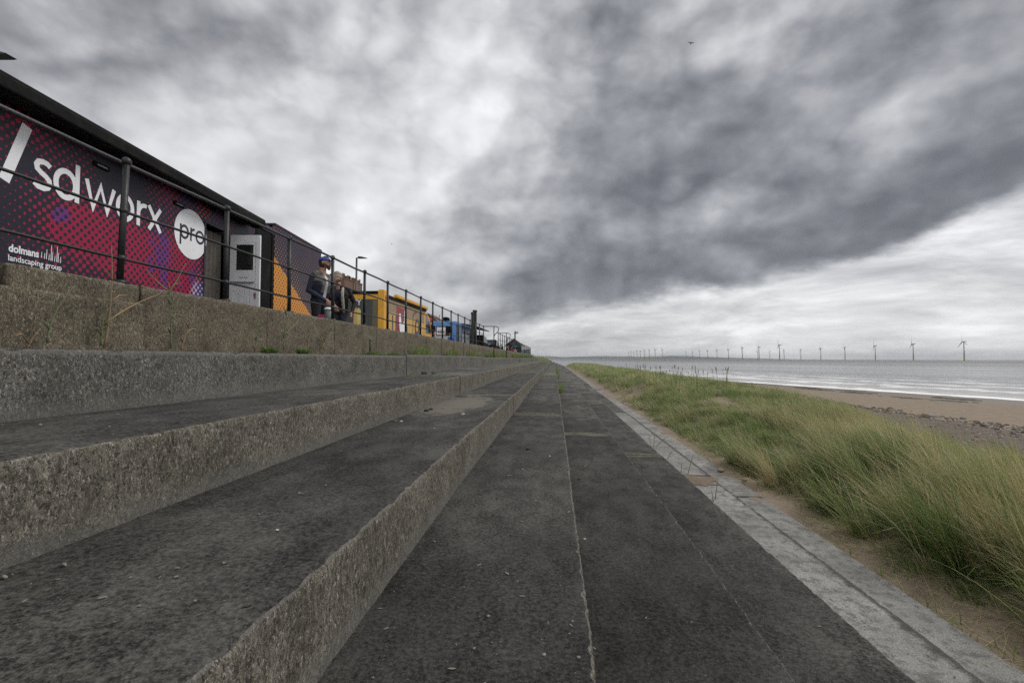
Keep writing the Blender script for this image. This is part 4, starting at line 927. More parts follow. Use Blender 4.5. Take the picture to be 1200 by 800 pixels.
def f_trailer2():
    rt = tag(empty('exhibition_trailer', t2w(TX, 10.1, G), YT), 'smaller dark trailer with orange dotted print, between the black doorway and the capped man', 'trailer'); L = []
    mb = MB(); mb.box(TX-.05, TX+.0, 10.10, 12.62, .5, 2.78); L.append(mb.build('side_panel', MC['print_orange'], rt))
    mb = MB(); mb.box(TX-2.2, TX-.052, 10.12, 12.6, .5, 2.74); L.append(mb.build('body', MC['blackint'], rt))
    mb = MB(); mb.box(TX-2.2, TX+.012, 10.09, 12.64, 2.782, 2.82, .006); L.append(mb.build('roof', MC['print_orange'], rt))
    mb = MB(); mb.box(TX+.001, TX+.008, 11.75, 12.05, 2.02, 2.04); mb.box(TX+.001, TX+.008, 12.03, 12.05, 1.80, 2.018); L.append(mb.build('hatch_edge', MC['blackroof'], rt))
    mb = MB(); mb.box(TX-.03, TX+.006, 10.10, 12.62, .47, .498); L.append(mb.build('lower_trim', MC['letterwhite'], rt))
    L.append(wheel(rt, TX-.02, 11.5, G+.29, .29)); mb = MB(); mb.box(TX-2, TX-.06, 10.2, 12.5, .3, .47); L.append(mb.build('chassis', MC['blackroof'], rt))
    for o in L: o.location = (-TX, -10.1, -G)
f_trailer2()
# ------------------------------------------------------------------ yellow food truck
paint('yellow', (.72, .36, .02), .4, .1, 3); paint('yellowpale', (.62, .38, .10), .5, .1, 3); paint('tan', (.33, .235, .14), .7, .12, 6); paint('maroon', (.30, .055, .07), .6); paint('greyblue', (.075, .09, .12), .6); paint('darkgrey', (.05, .05, .05), .5)
paint('cream', (.62, .55, .22), .5); paint('redlamp', (.5, .03, .03), .3); paint('olive', (.14, .12, .06), .6)
TKX = -6.9
def truck():
    y0, y1 = 19.1, 26.1; rt = tag(empty('food_truck', (TKX, y0, G)), 'yellow food truck with tan side shutter and rolled awning parked behind the railing', 'truck'); L = []
    mb = MB(); mb.box(TKX-2.2, TKX-.03, y0+.05, y1-.6, .5, 2.62, .03); L.append(mb.build('body', MC['yellow'], rt))
    mb = MB(); mb.box(TKX-2.2, TKX-.26, y0, y0+.045, 2.40, 2.62, .006); L.append(mb.build('rear_band', MC['yellow'], rt))
    mb = MB(); mb.box(TKX-2.25, TKX-.24, y0-.05, y1-.7, 2.624, 2.74, .02); L.append(mb.build('roof', MC['blackroof'], rt))
    mb = MB(); mb.box(TKX-2.16, TKX-.26, y0, y0+.04, .6, 2.395); L.append(mb.build('rear_door', MC['darkgrey'], rt))
    mb = MB(); mb.box(TKX-.48, TKX-.262, y0-.012, y0-.002, .6, 2.39); L.append(mb.build('rear_side_strip', MC['olive'], rt))
    mb = MB(); mb.box(TKX-.255, TKX+.012, y0-.06, y0+.40, .5, 2.80, .05); c = mb.build('corner_pillar', MC['yellow'], rt); L.append(c)
    mb = MB(); mb.box(TKX+.001, TKX+.03, y0+.10, y0+.26, 2.42, 2.56, .01); L.append(mb.build('marker_lamp', MC['redlamp'], rt))
    for z_ in ((1.25, 1.50), (1.06, 1.16)): mb = MB(); mb.box(TKX+.013, TKX+.02, y0+.26, y0+.33, *z_); L.append(mb.build('lock_slot', MC['blackroof'], rt))
    mb = MB(); mb.box(TKX-.028, TKX+.0, y0+.42, y1-.9, 1.93, 2.50, .0); L.append(mb.build('shutter', MC['tan'], rt))
    mb = MB(); mb.box(TKX-.028, TKX+.0, y0+.42, y1-.6, .5, 1.90); L.append(mb.build('lower_panel', MC['yellowpale'], rt))
    mb = MB(); mb.box(TKX-.02, TKX+.03, y0+.42, y1-.9, 1.902, 1.928); L.append(mb.build('counter_rail', MC['aluminium'], rt))
    mb = MB(); mb.box(TKX-.02, TKX+.05, y0+.45, y1-.6, 2.50, 2.60, .01); L.append(mb.build('awning_slot', MC['blackroof'], rt))
    mb = MB(); mb.box(TKX-.05, TKX+.12, y0+1.3, y1-.55, 2.605, 2.78, .05); L.append(mb.build('awning_cassette', MC['yellow'], rt))
    xr = lambda px_: ray(px_, 360).x/ray(px_, 360).y*(y0-.03)
    # printed figures
    O = (TKX+.002, 0, 0); U, Vv, N = (0, 1, 0), (0, 0, 1), (1, 0, 0)
    mb = MB(); yb = y0
    for yy, wd in ((y0+1.05, .14), (y0+1.50, .13)): mb.ribbon([(yy, .8), (yy, 1.84)], wd, O, U, Vv, N)
    mb.ribbon([(y0+1.95, .8), (y0+1.95, 1.3)]+arc(y0+2.12, 1.38, .17, .15, 180, 20, 8), .12, O, U, Vv, N)
    mb.ribbon([(y0+2.62, .8), (y0+2.62, 1.25)]+arc(y0+2.86, 1.36, .24, .17, 180, 0, 10)+[(y0+3.10, .8)], .14, O, U, Vv, N)
    L.append(mb.build('side_lettering', MC['greyblue'], rt))
    def py(x_): return WX(x_, 380, TKX).y
    mb = MB(); mb.prism([(TKX+.002, py(464.5), .5), (TKX+.002, py(476.5), .5), (TKX+.002, py(476.5), 2.24), (TKX+.002, py(464.5), 2.30)], (.003, 0, 0)); L.append(mb.build('maroon_square', MC['maroon'], rt))
    a, b = py(467.5), py(475.8); c_ = (b-a)
    mb = MB(); mb.prism([(TKX+.006, a, 1.62), (TKX+.006, a, 2.0), (TKX+.006, a+.2*c_, 2.0), (TKX+.006, a+.35*c_, 1.5), (TKX+.006, a+.7*c_, 1.7), (TKX+.006, a+.72*c_, 2.2), (TKX+.006, b, 2.2), (TKX+.006, b, .7), (TKX+.006, a+.3*c_, .7), (TKX+.006, a+.1*c_, 1.2)], (.003, 0, 0)); L.append(mb.build('white_cutout', MC['letterwhite'], rt))
    c1 = py(488.5); mb = MB()
    mb.ribbon([(c1-.3, 1.0), (c1-.25, 1.35), (c1-.3, 1.6), (c1-.15, 1.88), (c1+.05, 1.95), (c1+.25, 1.85), (c1+.35, 1.6), (c1+.25, 1.4), (c1+.3, 1.1)], .10, (TKX+.032, 0, 0), U, Vv, N)
    mb.ribbon([(c1-.8, 1.0), (c1-.75, 1.5), (c1-.7, 2.1), (c1-.4, 2.3), (c1-.1, 2.25)], .04, (TKX+.032, 0, 0), U, Vv, N)
    mb.prism([(TKX+.032, c1-.22, .7), (TKX+.032, c1+.22, .7), (TKX+.032, c1+.18, 1.35), (TKX+.032, c1-.18, 1.35)], (.003, 0, 0)); L.append(mb.build('grey_drawing', MC['greyblue'], rt))
    # rear writing and cream board
    L.append(text_part('rear_lettering', 'TY', .30, (xr(414.5), y0-.016, 2.17), (1, 0, 0), (0, 0, 1), (0, -1, 0), MC['letterwhite'], rt, .006, .30))
    xa = xr(414.5); mb = MB(); mb.box(xa, xa+.13, y0-.03, y0-.006, 1.0, 2.06); L.append(mb.build('cream_board', MC['yellowpale'], rt))
    mb = MB(); mb.prism([(xa+.135, y0-.03, 1.0), (xa+.30, y0-.03, 1.02), (xa+.30, y0-.03, 1.95), (xa+.22, y0-.03, 2.05), (xa+.135, y0-.03, 2.0)], (0, .02, 0)); L.append(mb.build('cream_board', MC['cream'], rt))
    # cab
    yc0 = y1-.55; mb = MB(); pr = [(yc0, .5), (yc0+1.95, .5), (yc0+2.0, 1.1), (yc0+1.45, 1.35), (yc0+.95, 2.2), (yc0+.5, 2.45), (yc0, 2.52)]
    mb.prism([(TKX-2.1, a_, b_) for a_, b_ in pr], (2.05, 0, 0)); cab = mb.build('cab', MC['yellow'], rt); L.append(cab)
    mb = MB(); mb.prism([(TKX-.048, a_, b_) for a_, b_ in [(yc0+.12, 1.35), (yc0+1.30, 1.38), (yc0+.88, 2.1), (yc0+.45, 2.32), (yc0+.12, 2.36)]], (.006, 0, 0)); L.append(mb.build('cab_window', MC['darkglass'], rt))
    mb = MB(); mb.box(TKX+.02, TKX+.16, yc0+1.35, yc0+1.42, 1.5, 1.85, .02); L.append(mb.build('wing_mirror', MC['blackroof'], rt))
    mb = MB(); mb.prism([(TKX-2.0, a_, b_) for a_, b_ in [(yc0+1.46, 1.37), (yc0+1.49, 1.37), (yc0+.99, 2.2), (yc0+.96, 2.18)]], (1.9, 0, 0)); L.append(mb.build('windscreen', MC['darkglass'], rt))
    for yy in (y0+1.6, yc0+1.0): L.append(wheel(rt, TKX-.02, yy, G+.38, .38, .24))
    for o in L: o.location = (-TKX, -y0, -G)
truck()
# ------------------------------------------------------------------ blue van, dark car, kiosk, hut
paint('skyblue', (.13, .30, .62), .4, .15, 2); paint('vanwhite', (.60, .66, .70), .4, .1, 2); paint('bluegrey', (.12, .15, .21), .5); paint('signred', (.5, .03, .04), .5); paint('leaf', (.03, .12, .05), .6)
def van():
    p0 = W(500, 400, 30.0); p1 = W(535.5, 400, 30.0); w = p1.x-p0.x; rt = tag(empty('blue_van', (p1.x, p1.y, G)), 'blue and white catering van with a white sign board, beyond the yellow truck', 'van')
    def bx(n, m_, *a, bev=.02, par=None): mb = MB(); mb.box(*a, bev); return mb.build(n, MC[m_], par or rt)
    bx('body', 'vanwhite', -w, -.05, .02, 4.8, .35, 1.60, bev=.05); bx('upper_body', 'skyblue', -w, -.02, .03, 4.8, 1.603, 2.20, bev=.05)
    bx('side_strip', 'bluegrey', -.045, .03, .01, 1.6, .6, 2.05, bev=.01); bx('blue_pillar', 'skyblue', -.30, -.05, -.02, .018, .5, 2.05, bev=.005)
    bx('dark_panel', 'blackroof', -1.32, -.32, -.012, .02, 1.30, 1.88, bev=.003)
    s_ = bx('sign_board', 'letterwhite', -1.28, -.72, -.04, -.014, 1.34, 1.82, bev=.004)
    text_part('sign_lettering', 'AV', .26, (-1.20, -.0415, 1.46), (1, 0, 0), (0, 0, 1), (0, -1, 0), MC['leaf'], s_, .006, .26); text_part('sign_arrow', '=>', .24, (-.93, -.0415, 1.47), (1, 0, 0), (0, 0, 1), (0, -1, 0), MC['signred'], s_, .006, .17)
    mb = MB(); mb.ribbon([(-1.45, 1.2), (-1.2, .85), (-1.0, .6), (-.95, .4)], .09, (0, -.003, 0), (1, 0, 0), (0, 0, 1), (0, -1, 0)); mb.ribbon([(-1.4, 1.1), (-.9, 1.02), (-.6, .85)], .05, (0, -.008, 0), (1, 0, 0), (0, 0, 1), (0, -1, 0)); mb.build('red_graphic', MC['maroon'], rt)
    mb = MB(); mb.tube([(-.85, .6, 2.2), (-.85, .6, 2.32)], [.26, .28], 16); mb.ball((-.85, .6, 2.38), .26, 1, 1, .5, 14); mb.build('roof_fan', MC['blackroof'], rt)
    mb = MB(); mb.tube([(-1.2, .3, 2.2), (-1.2, .3, 2.55), (-1.15, .3, 2.62)], .02, 6); mb.build('aerial', MC['iron'], rt)
    mb = MB(); mb.prism([(.04, 1.4, 2.12), (.04, 7.6, 2.12), (1.0, 7.6, 1.95), (1.0, 1.4, 1.95)], (0, 0, .05)); mb.build('awning', MC['darkgrey'], rt)
    bx('side_body', 'bluegrey', -1.6, .0, 4.82, 7.8, .4, 2.1); 
    for yy in (.9, 4.2): wheel(rt, -.02, yy, .34, .34)
van()
def car(p, label, L_=4.2, sign=True):
    rt = tag(empty('parked_car', (p.x, p.y, G), 0), label, 'car'); mb = MB()
    pr = [(0, .3), (L_, .3), (L_, .85), (L_-.9, 1.0), (L_-1.6, 1.5), (.7, 1.62), (.15, 1.1), (0, .85)]
    mb.prism([(-1.75, a, b) for a, b in pr], (1.75, 0, 0)); es = list(mb.bm.edges); bmesh.ops.bevel(mb.bm, geom=es, offset=.06, segments=2, affect='EDGES'); mb.build('body', MC['blackroof'], rt)
    mb = MB(); mb.prism([(-1.5, .66, 1.55), (-.25, .66, 1.55), (-.15, .16, 1.14), (-1.6, .16, 1.14)], (0, -.02, .01)); mb.build('rear_window', MC['darkglass'], rt)
    mb = MB(); mb.prism([(.004, a, b) for a, b in [(.5, 1.08), (L_-1.1, 1.05), (L_-1.7, 1.42), (.85, 1.5)]], (.008, 0, 0)); mb.build('side_window', MC['darkglass'], rt)
    for x in (-1.62, -.35): mb = MB(); mb.box(x, x+.22, -.03, -.005, .78, .92, .01); mb.build('tail_light', MC['redlamp'], rt)
    for yy in (.8, L_-.85): wheel(rt, .01, yy, .31, .31)
    if sign: mb = MB(); mb.box(-.95, -.45, -.035, -.01, 1.12, 1.26); mb.build('blue_sticker', mat('skyblue'), rt); mb = MB(); mb.box(-1.3, -1.0, .1, .12, 1.2, 1.28); mb.build('white_sticker', MC['letterwhite'], rt)
    return rt
car(W(580.5, 405, 44), 'dark parked car with a blue sticker on its rear, beyond the stair gap')
car(W(565, 405, 35), 'low black car beside the tall posts, nearer of the two parked cars', 3.9, False)
paint('timber', (.035, .032, .032), .85, .3, 3); paint('slate', (.04, .04, .045), .8, .3, 3); paint('hutpale', (.42, .48, .50), .6); paint('hutblue', (.12, .28, .45), .6); paint('skin', (.40, .20, .13), .55, .12, 30)
def kiosk():
    a = W(594.5, 414, 80); b = W(610, 414, 80); w = b.x-a.x; rt = tag(empty('gabled_kiosk', ((a.x+b.x)/2, a.y, GZ)), 'dark timber kiosk with a gabled roof at the far end of the promenade', 'kiosk')
    h = w/2; mb = MB(); mb.prism([(-h, 0, .0), (h, 0, .0), (h, 0, 2.1), (0, 0, 2.95), (-h, 0, 2.1)], (0, 2.6, 0)); mb.build('wall', MC['timber'], rt)
    mb = MB(); mb.prism([(-h-.35, 0, 1.93), (-h-.35, 0, 2.08), (0, 0, 3.2), (h+.45, 0, 2.05), (h+.45, 0, 1.86), (0, 0, 3.0)], (0, 3.5, 0)); r_ = mb.build('roof', MC['slate'], rt); r_.location = (0, -.45, 0)
    mb = MB(); mb.box(-.3, .45, -.03, -.005, 1.75, 2.0); mb.build('sign', MC['hutblue'], rt); mb = MB(); mb.box(-.4, .2, -.03, -.005, 2.2, 2.32); mb.build('sign', MC['lettergrey'], rt); mb = MB(); mb.box(-.9, -.2, -.03, -.005, .9, 1.6); mb.build('hatch', MC['darkglass'], rt)
kiosk()
def hut():
    a = W(609, 414, 104); b = W(620.5, 414, 104); w = b.x-a.x; rt = tag(empty('beach_hut', (a.x, a.y, GZ)), 'pale flat roofed hut with a blue door, just right of the dark kiosk', 'hut')
    mb = MB(); mb.box(0, w, 0, 3, 0, 1.75, .03); mb.build('wall', MC['hutpale'], rt); mb = MB(); mb.box(-.1, w+.1, -.1, 3.1, 1.753, 1.85, .02); mb.build('roof', MC['letterwhite'], rt); mb = MB(); mb.box(w*.42, w*.6, -.03, -.005, .1, 1.6); mb.build('door', MC['hutblue'], rt)
hut()
def f_brick(t):
    p = t.pos(); b = t.n('ShaderNodeTexBrick', {'Vector': t.comb(t.m('ADD', t.sep(p)[0], t.sep(p)[1]), t.sep(p)[2], 0), 'Color1': (.20, .085, .055, 1), 'Color2': (.13, .06, .045, 1), 'Mortar': (.2, .17, .14, 1), 'Scale': 1.0, 'Mortar Size': .01, 'Brick Width': .23, 'Row Height': .075})
    t.bsdf(b.outputs['Color'], .9)
mat('brick', f_brick); paint('rooftile', (.16, .075, .05), .8, .3, 3); paint('pot', (.33, .17, .09), .8, .25, 6); paint('potpale', (.42, .34, .22), .8); paint('potdark', (.05, .035, .03), .8)
def house(loc, L_, D, eave, ridge, label, stacks):
    rt = tag(empty('brick_house', loc), label, 'house'); mb = MB(); mb.box(-D, 0, 0, L_, 0, eave); mb.prism([(-D, 0.002, eave), (0, 0.002, eave), (-D/2, .002, ridge-.12)], (0, L_-.004, 0)); mb.build('wall', MC['brick'], rt)
    mb = MB(); k = (ridge-eave)/(D/2); mb.prism([(-D-.3, 0, eave-.3*k), (-D/2, 0, ridge), (.3, 0, eave-.3*k), (.3, 0, eave-.3*k-.12), (-D/2, 0, ridge-.12), (-D-.3, 0, eave-.3*k-.12)], (0, L_+.4, 0)); r_ = mb.build('roof', MC['rooftile'], rt); r_.location = (0, -.2, 0)
    for (y, h, n, seed, pm) in stacks:
        mb = MB(); mb.box(-D/2-.35, -D/2+.35, y-n*.19-.1, y+n*.19+.1, ridge-.8, h, .0); mb.box(-D/2-.42, -D/2+.42, y-n*.19-.17, y+n*.19+.17, h+.002, h+.14); c = mb.build('chimney', MC['brick'], r_); c.location = (0, .2, 0)
        rr = random.Random(seed)
        for q in range(n):
            hh = rr.uniform(.42, .72); mb = MB(); yy = y+(q-(n-1)/2)*.38*1.05; mb.tube([(-D/2, yy, h+.14), (-D/2, yy, h+.14+hh*.8), (-D/2, yy, h+.14+hh*.81), (-D/2, yy, h+.14+hh)], [.15, .12, .155, .15], 10); mb.build('chimney_pot', MC[pm[q % len(pm)]], c)
    for y in [1.2+2.2*k for k in range(int(L_/2.2))]:
        for z in (1.0, 4.0):
            mb = MB(); mb.box(.002, .05, y, y+1.1, z, z+1.5); w_ = mb.build('window', MC['letterwhite'], rt); mb = MB(); mb.box(.051, .056, y+.08, y+1.02, z+.08, z+1.42); mb.build('pane', MC['darkglass'], w_)
# spacing of stacks taken along the ridge line
RXH = -30.0
def yat(px): return WX(px, 330, RXH).y
ya = yat(380)
def hat(px, py): return WX(px, py, RXH).z-GZ
house((RXH+4, ya-1.5, GZ), yat(424)-ya+1.5, 8, 6.6, hat(385, 336.0), 'brick house whose chimney stacks rise behind the yellow truck', 
      [(yat(389)-ya+1.5, hat(389, 328.5), 5, 1, ('pot', 'potdark')), (yat(406)-ya+1.5, hat(406, 328.5), 7, 2, ('potpale', 'potpale', 'potdark')), (yat(417)-ya+1.5, hat(417, 332), 8, 3, ('pot', 'potpale'))])
pa = W(503, 375, 100); house((pa.x+2.6, pa.y, GZ), 8, 6, 7.0, 9.3, 'small house with a red brown roof peeping between the yellow truck and the blue van', [])
# ------------------------------------------------------------------ street lamps
paint('lampgrey', (.06, .065, .07), .5)
def lamp(p, h, arm, label, r=.07):
    rt = tag(empty('street_lamp', (p[0], p[1], GZ)), label, 'street lamp', 'street lamps on the promenade'); mb = MB(); mb.tube([(0, 0, 0), (0, 0, 1.2), (0, 0, 1.25), (0, 0, h)], [r*1.5, r*1.5, r, r*.7], 12); mb.build('pole', MC['lampgrey'], rt)
    mb = MB(); mb.tube([(0, 0, h-.05), (arm*.4, 0, h+.02), (arm*.55, 0, h+.02)], .03, 8); mb.build('arm', MC['lampgrey'], rt)
    mb = MB(); a = arm*.5; mb.prism([(a, -.13, h-.03), (a+.08, -.15, h+.10), (a+.35, -.13, h+.08), (a+.78, -.05, h-.03), (a+.70, -.06, h-.05), (a, -.13, h-.06)], (0, .28, 0)); mb.build('lamp_head', MC['lampgrey'], rt)
q = W(416.3, 420, 42); top = W(416, 302, 42).z; lamp((q.x, q.y), top-GZ, .25, 'grey street lamp on a tall pole rising behind the yellow truck', .11)
q = W(14, 62, 12.5); rz_ = lamp((q.x-1.35-.15, q.y-.0), q.z-GZ, 1.2, 'tip of a dark street lamp head at the left edge above the trailer roof')
def pole():
    q = W(603.5, 400, 86); rt = tag(empty('camera_pole', (q.x, q.y, GZ)), 'thin pole with a box camera rising behind the dark kiosk', 'pole'); h = W(603.5, 388, 86).z-GZ
    mb = MB(); mb.tube([(0, 0, 0), (0, 0, h)], .12, 8); mb.build('pole', MC['lampgrey'], rt); mb = MB(); mb.box(.1, .55, -.2, .2, h-.45, h-.05, .03); mb.build('camera_box', MC['aluminium'], rt)
pole()
# ------------------------------------------------------------------ wind turbines
paint('turbwhite', (.30, .31, .34), .5, .05, .02, dirt=0); paint('turbyellow', (.50, .30, .06), .5, .05, .02)
TB = [(737, 412.8), (739.6, 411.8), (743, 412.6), (746.6, 411), (750.6, 411), (755.4, 410.4), (761, 410), (768, 409.6), (776.4, 410), (804, 412), (811.6, 411.8), (820, 411), (829.4, 410.6), (840.4, 409.8), (853.8, 409),
      (870, 407), (888, 411.5), (889.6, 406), (902.2, 411), (913.6, 403.6), (919, 409.8), (938.6, 409), (962, 407.3), (990.3, 406.2), (1025.8, 404.2), (1070.4, 402), (1130, 399.2)]
H_ = 80.0
def turbine_mesh():
    rt = empty('wind_turbine'); n = 14
    mb = MB(); mb.tube([(0, 0, 16), (0, 0, H_-1.5)], [2.3, 1.5], n); mb.build('tower', MC['turbwhite'], rt)
    mb = MB(); mb.tube([(0, 0, -2), (0, 0, 16)], 2.7, n); mb.tube([(0, 0, 14), (0, 0, 15.2)], 4.3, n); mb.build('foundation', MC['turbyellow'], rt)
    mb = MB(); mb.box(-4, 9, -2, 2, H_-1.6, H_+2.2, .8); mb.build('nacelle', MC['turbwhite'], rt)
    rot = MB(); rot.ball((-5.4, 0, H_), 2.0, 1.2, 1, 1, 10); hub = rot.build('rotor_hub', MC['turbwhite'], rt)
    for a in (8, 128, 248):
        mb = MB(); d = Vector((0, math.sin(R(a)), math.cos(R(a)))); s_ = d.cross(Vector((1, 0, 0))); pts = []; c0 = Vector((-5.6, 0, H_))
        V = []; 
        for q, w, th in ((1.5, 1.6, .9), (7, 3.4, .7), (20, 2.3, .45), (32, 1.5, .3), (42, .5, .12)):
            tw = .5*(1-q/42)+.35; cdir = s_*math.cos(tw)+Vector((1, 0, 0))*math.sin(tw); nd = cdir.cross(d)
            V.append([mb.bm.verts.new(c0+d*q+cdir*w*.5), mb.bm.verts.new(c0+d*q+nd*th*.5), mb.bm.verts.new(c0+d*q-cdir*w*.5), mb.bm.verts.new(c0+d*q-nd*th*.5)])
        for i in range(4):
            for k in range(4): mb.bm.faces.new((V[i][k], V[i][(k+1) % 4], V[i+1][(k+1) % 4], V[i+1][k]))
        mb.bm.faces.new(V[-1]); mb.bm.faces.new(V[0][::-1]); o = mb.build('blade', MC['turbwhite'], hub)
    return rt
proto = turbine_mesh(); order = sorted(TB)
nth = ['leftmost', 'second from the left', 'third from the left', 'fourth from the left', 'fifth from the left', 'sixth from the left', 'seventh from the left', 'eighth from the left', 'ninth from the left, last of the tight far cluster',
 'tenth from the left, first right of the wide gap', 'eleventh from the left', 'twelfth from the left', 'thirteenth from the left', 'fourteenth from the left', 'fifteenth from the left', 'sixteenth from the left', 'small one half hidden just left of a nearer tower',
 'nearer one overlapping a small one behind', 'small one left of the large turning tower', 'large tall one in the middle of the row', 'small one just right of the large middle tower', 'sixth from the right', 'fifth from the right', 'fourth from the right', 'third from the right', 'second from the right', 'rightmost and largest of the row']
for i, (px_, hy) in enumerate(order):
    o = proto if i == 0 else copy_tree(proto)
    yc = (H_+SEA)*F/(420.3-hy); q = W(px_, 420, yc); o.location = (q.x, q.y, SEA)
    o.rotation_euler = (0, 0, YAW+R(-6)+R(random.uniform(-9, 9))+math.atan((600-px_)/F)*.4)
    hb = [c for c in o.children if c.name.startswith('rotor_hub')][0]
    a = random.uniform(-60, 60) if px_ < 1000 else {1130: 0, 1070.4: 4, 1025.8: -7}.get(px_, 0)
    hb.location = (0, 0, 0); hb.matrix_basis = Matrix.Translation((-5.4, 0, H_)) @ Matrix.Rotation(R(a), 4, 'X') @ Matrix.Translation((5.4, 0, -H_))
    tag(o, 'offshore wind turbine, '+nth[i], 'wind turbine', 'wind turbines standing in the sea')
# ------------------------------------------------------------------ birds
paint('birdgrey', (.12, .12, .13), .7)
def bird(p, s, label, rz):
    mb = MB(); mb.ball((0, 0, 0), .11*s, 2.1, .8, .8, 10); mb.ball((.24*s, 0, .04*s), .06*s, 1, 1, 1, 8); mb.tube([(-.2*s, 0, 0), (-.40*s, 0, .0)], [.05*s, .01], 6)
    for d in (1, -1):
        mb.prism([(.10*s, d*.05*s, .05*s), (-.10*s, d*.05*s, .05*s), (-.09*s, d*.35*s, .20*s), (.08*s, d*.35*s, .22*s)], (0, 0, .02*s)); mb.prism([(.08*s, d*.352*s, .22*s), (-.09*s, d*.352*s, .20*s), (-.16*s, d*.75*s, .08*s)], (0, 0, .012*s))
    o = mb.build('seagull', MC['birdgrey']); o.location = p; o.rotation_euler = (R(25), R(30), rz); tag(o, label, 'bird', 'birds in flight')
bird(W(809.5, 51, 60), .62, 'small dark bird flying high over the steps', R(80)); bird(W(459, 286, 70), .35, 'tiny bird speck in the sky above the yellow truck', R(20))
# ------------------------------------------------------------------ people
MC.pop('skin'); paint('skin', (.50, .29, .21), .55, .1, 30, dirt=0)
for n_, c_ in (('navy', (.018, .022, .045)), ('navy_knit', (.022, .025, .042)), ('khaki', (.125, .115, .10)), ('shirt', (.62, .63, .68)), ('capblue', (.03, .07, .33)), ('beard', (.085, .04, .022)), ('hairbrown', (.04, .025, .016)), ('hairgrey', (.27, .25, .23)),
               ('creamvest', (.42, .39, .33)), ('blackcloth', (.012, .012, .013)), ('jeans', (.03, .035, .05)), ('pink', (.60, .04, .25)), ('cupgreen', (.13, .17, .15)), ('redcloth', (.45, .03, .03)), ('bluecloth', (.02, .11, .42)), ('eyewhite', (.5, .48, .45)), ('yellowlining', (.45, .30, .05))):
    paint(n_, c_, .75 if n_ not in ('cupgreen', 'pink', 'eyewhite') else .4, .18, 9, dirt=.05)
SPH = {}
def blobmesh(name, segs, mats, parent, voxel, keep=None, sub=0):
    """segs: (p0, r0, p1, r1, material index[, flatten (sx,sy)]) merged into one continuous skin"""
    if not SPH:
        bm = bmesh.new(); bmesh.ops.create_uvsphere(bm, u_segments=14, v_segments=9, radius=1); bm.verts.ensure_lookup_table()
        SPH['v'] = np.array([v.co[:] for v in bm.verts]); SPH['f'] = [[v.index for v in f.verts] for f in bm.faces]; bm.free()
    VV = []; FF = []
    for s_ in segs:
        p0, r0, p1, r1 = np.array(s_[0], float), s_[1], np.array(s_[2], float), s_[3]; L = np.linalg.norm(p1-p0); n = max(1, int(L/(min(r0, r1)*.35)))
        for k in range(n+1):
            q = k/n; o_ = len(VV)*len(SPH['v']); VV.append(SPH['v']*(r0+(r1-r0)*q)+p0+(p1-p0)*q); FF += [[i+o_ for i in f] for f in SPH['f']]
    me = bpy.data.meshes.new(name); me.from_pydata(np.concatenate(VV).tolist(), [], FF)
    ob = bpy.data.objects.new(name, me); COL.objects.link(ob)
    md = ob.modifiers.new('r', 'REMESH'); md.mode = 'VOXEL'; md.voxel_size = voxel; md.use_smooth_shade = True
    m2 = ob.modifiers.new('s', 'SMOOTH'); m2.factor = .5; m2.iterations = 3
    dg = bpy.context.evaluated_depsgraph_get(); me2 = bpy.data.meshes.new_from_object(ob.evaluated_get(dg)); ob.modifiers.clear(); ob.data = me2; bpy.data.meshes.remove(me)
    me2.name = name; me2.materials.clear()
    for m in mats: me2.materials.append(m)
    P = np.array([p.center[:] for p in me2.polygons]); best = np.full(len(P), 9e9); idx = np.zeros(len(P), np.int32)
    for s_ in segs:
        a, b = np.array(s_[0], float), np.array(s_[2], float); ab = b-a; l2 = max(1e-9, ab@ab); t_ = np.clip(((P-a)@ab)/l2, 0, 1)
        d = np.linalg.norm(P-(a+t_[:, None]*ab), axis=1)-(s_[1]+(s_[3]-s_[1])*t_); m_ = d < best; best[m_] = d[m_]; idx[m_] = s_[4]
    me2.polygons.foreach_set('material_index', idx); me2.update(); ob.parent = parent; return ob, P, idx
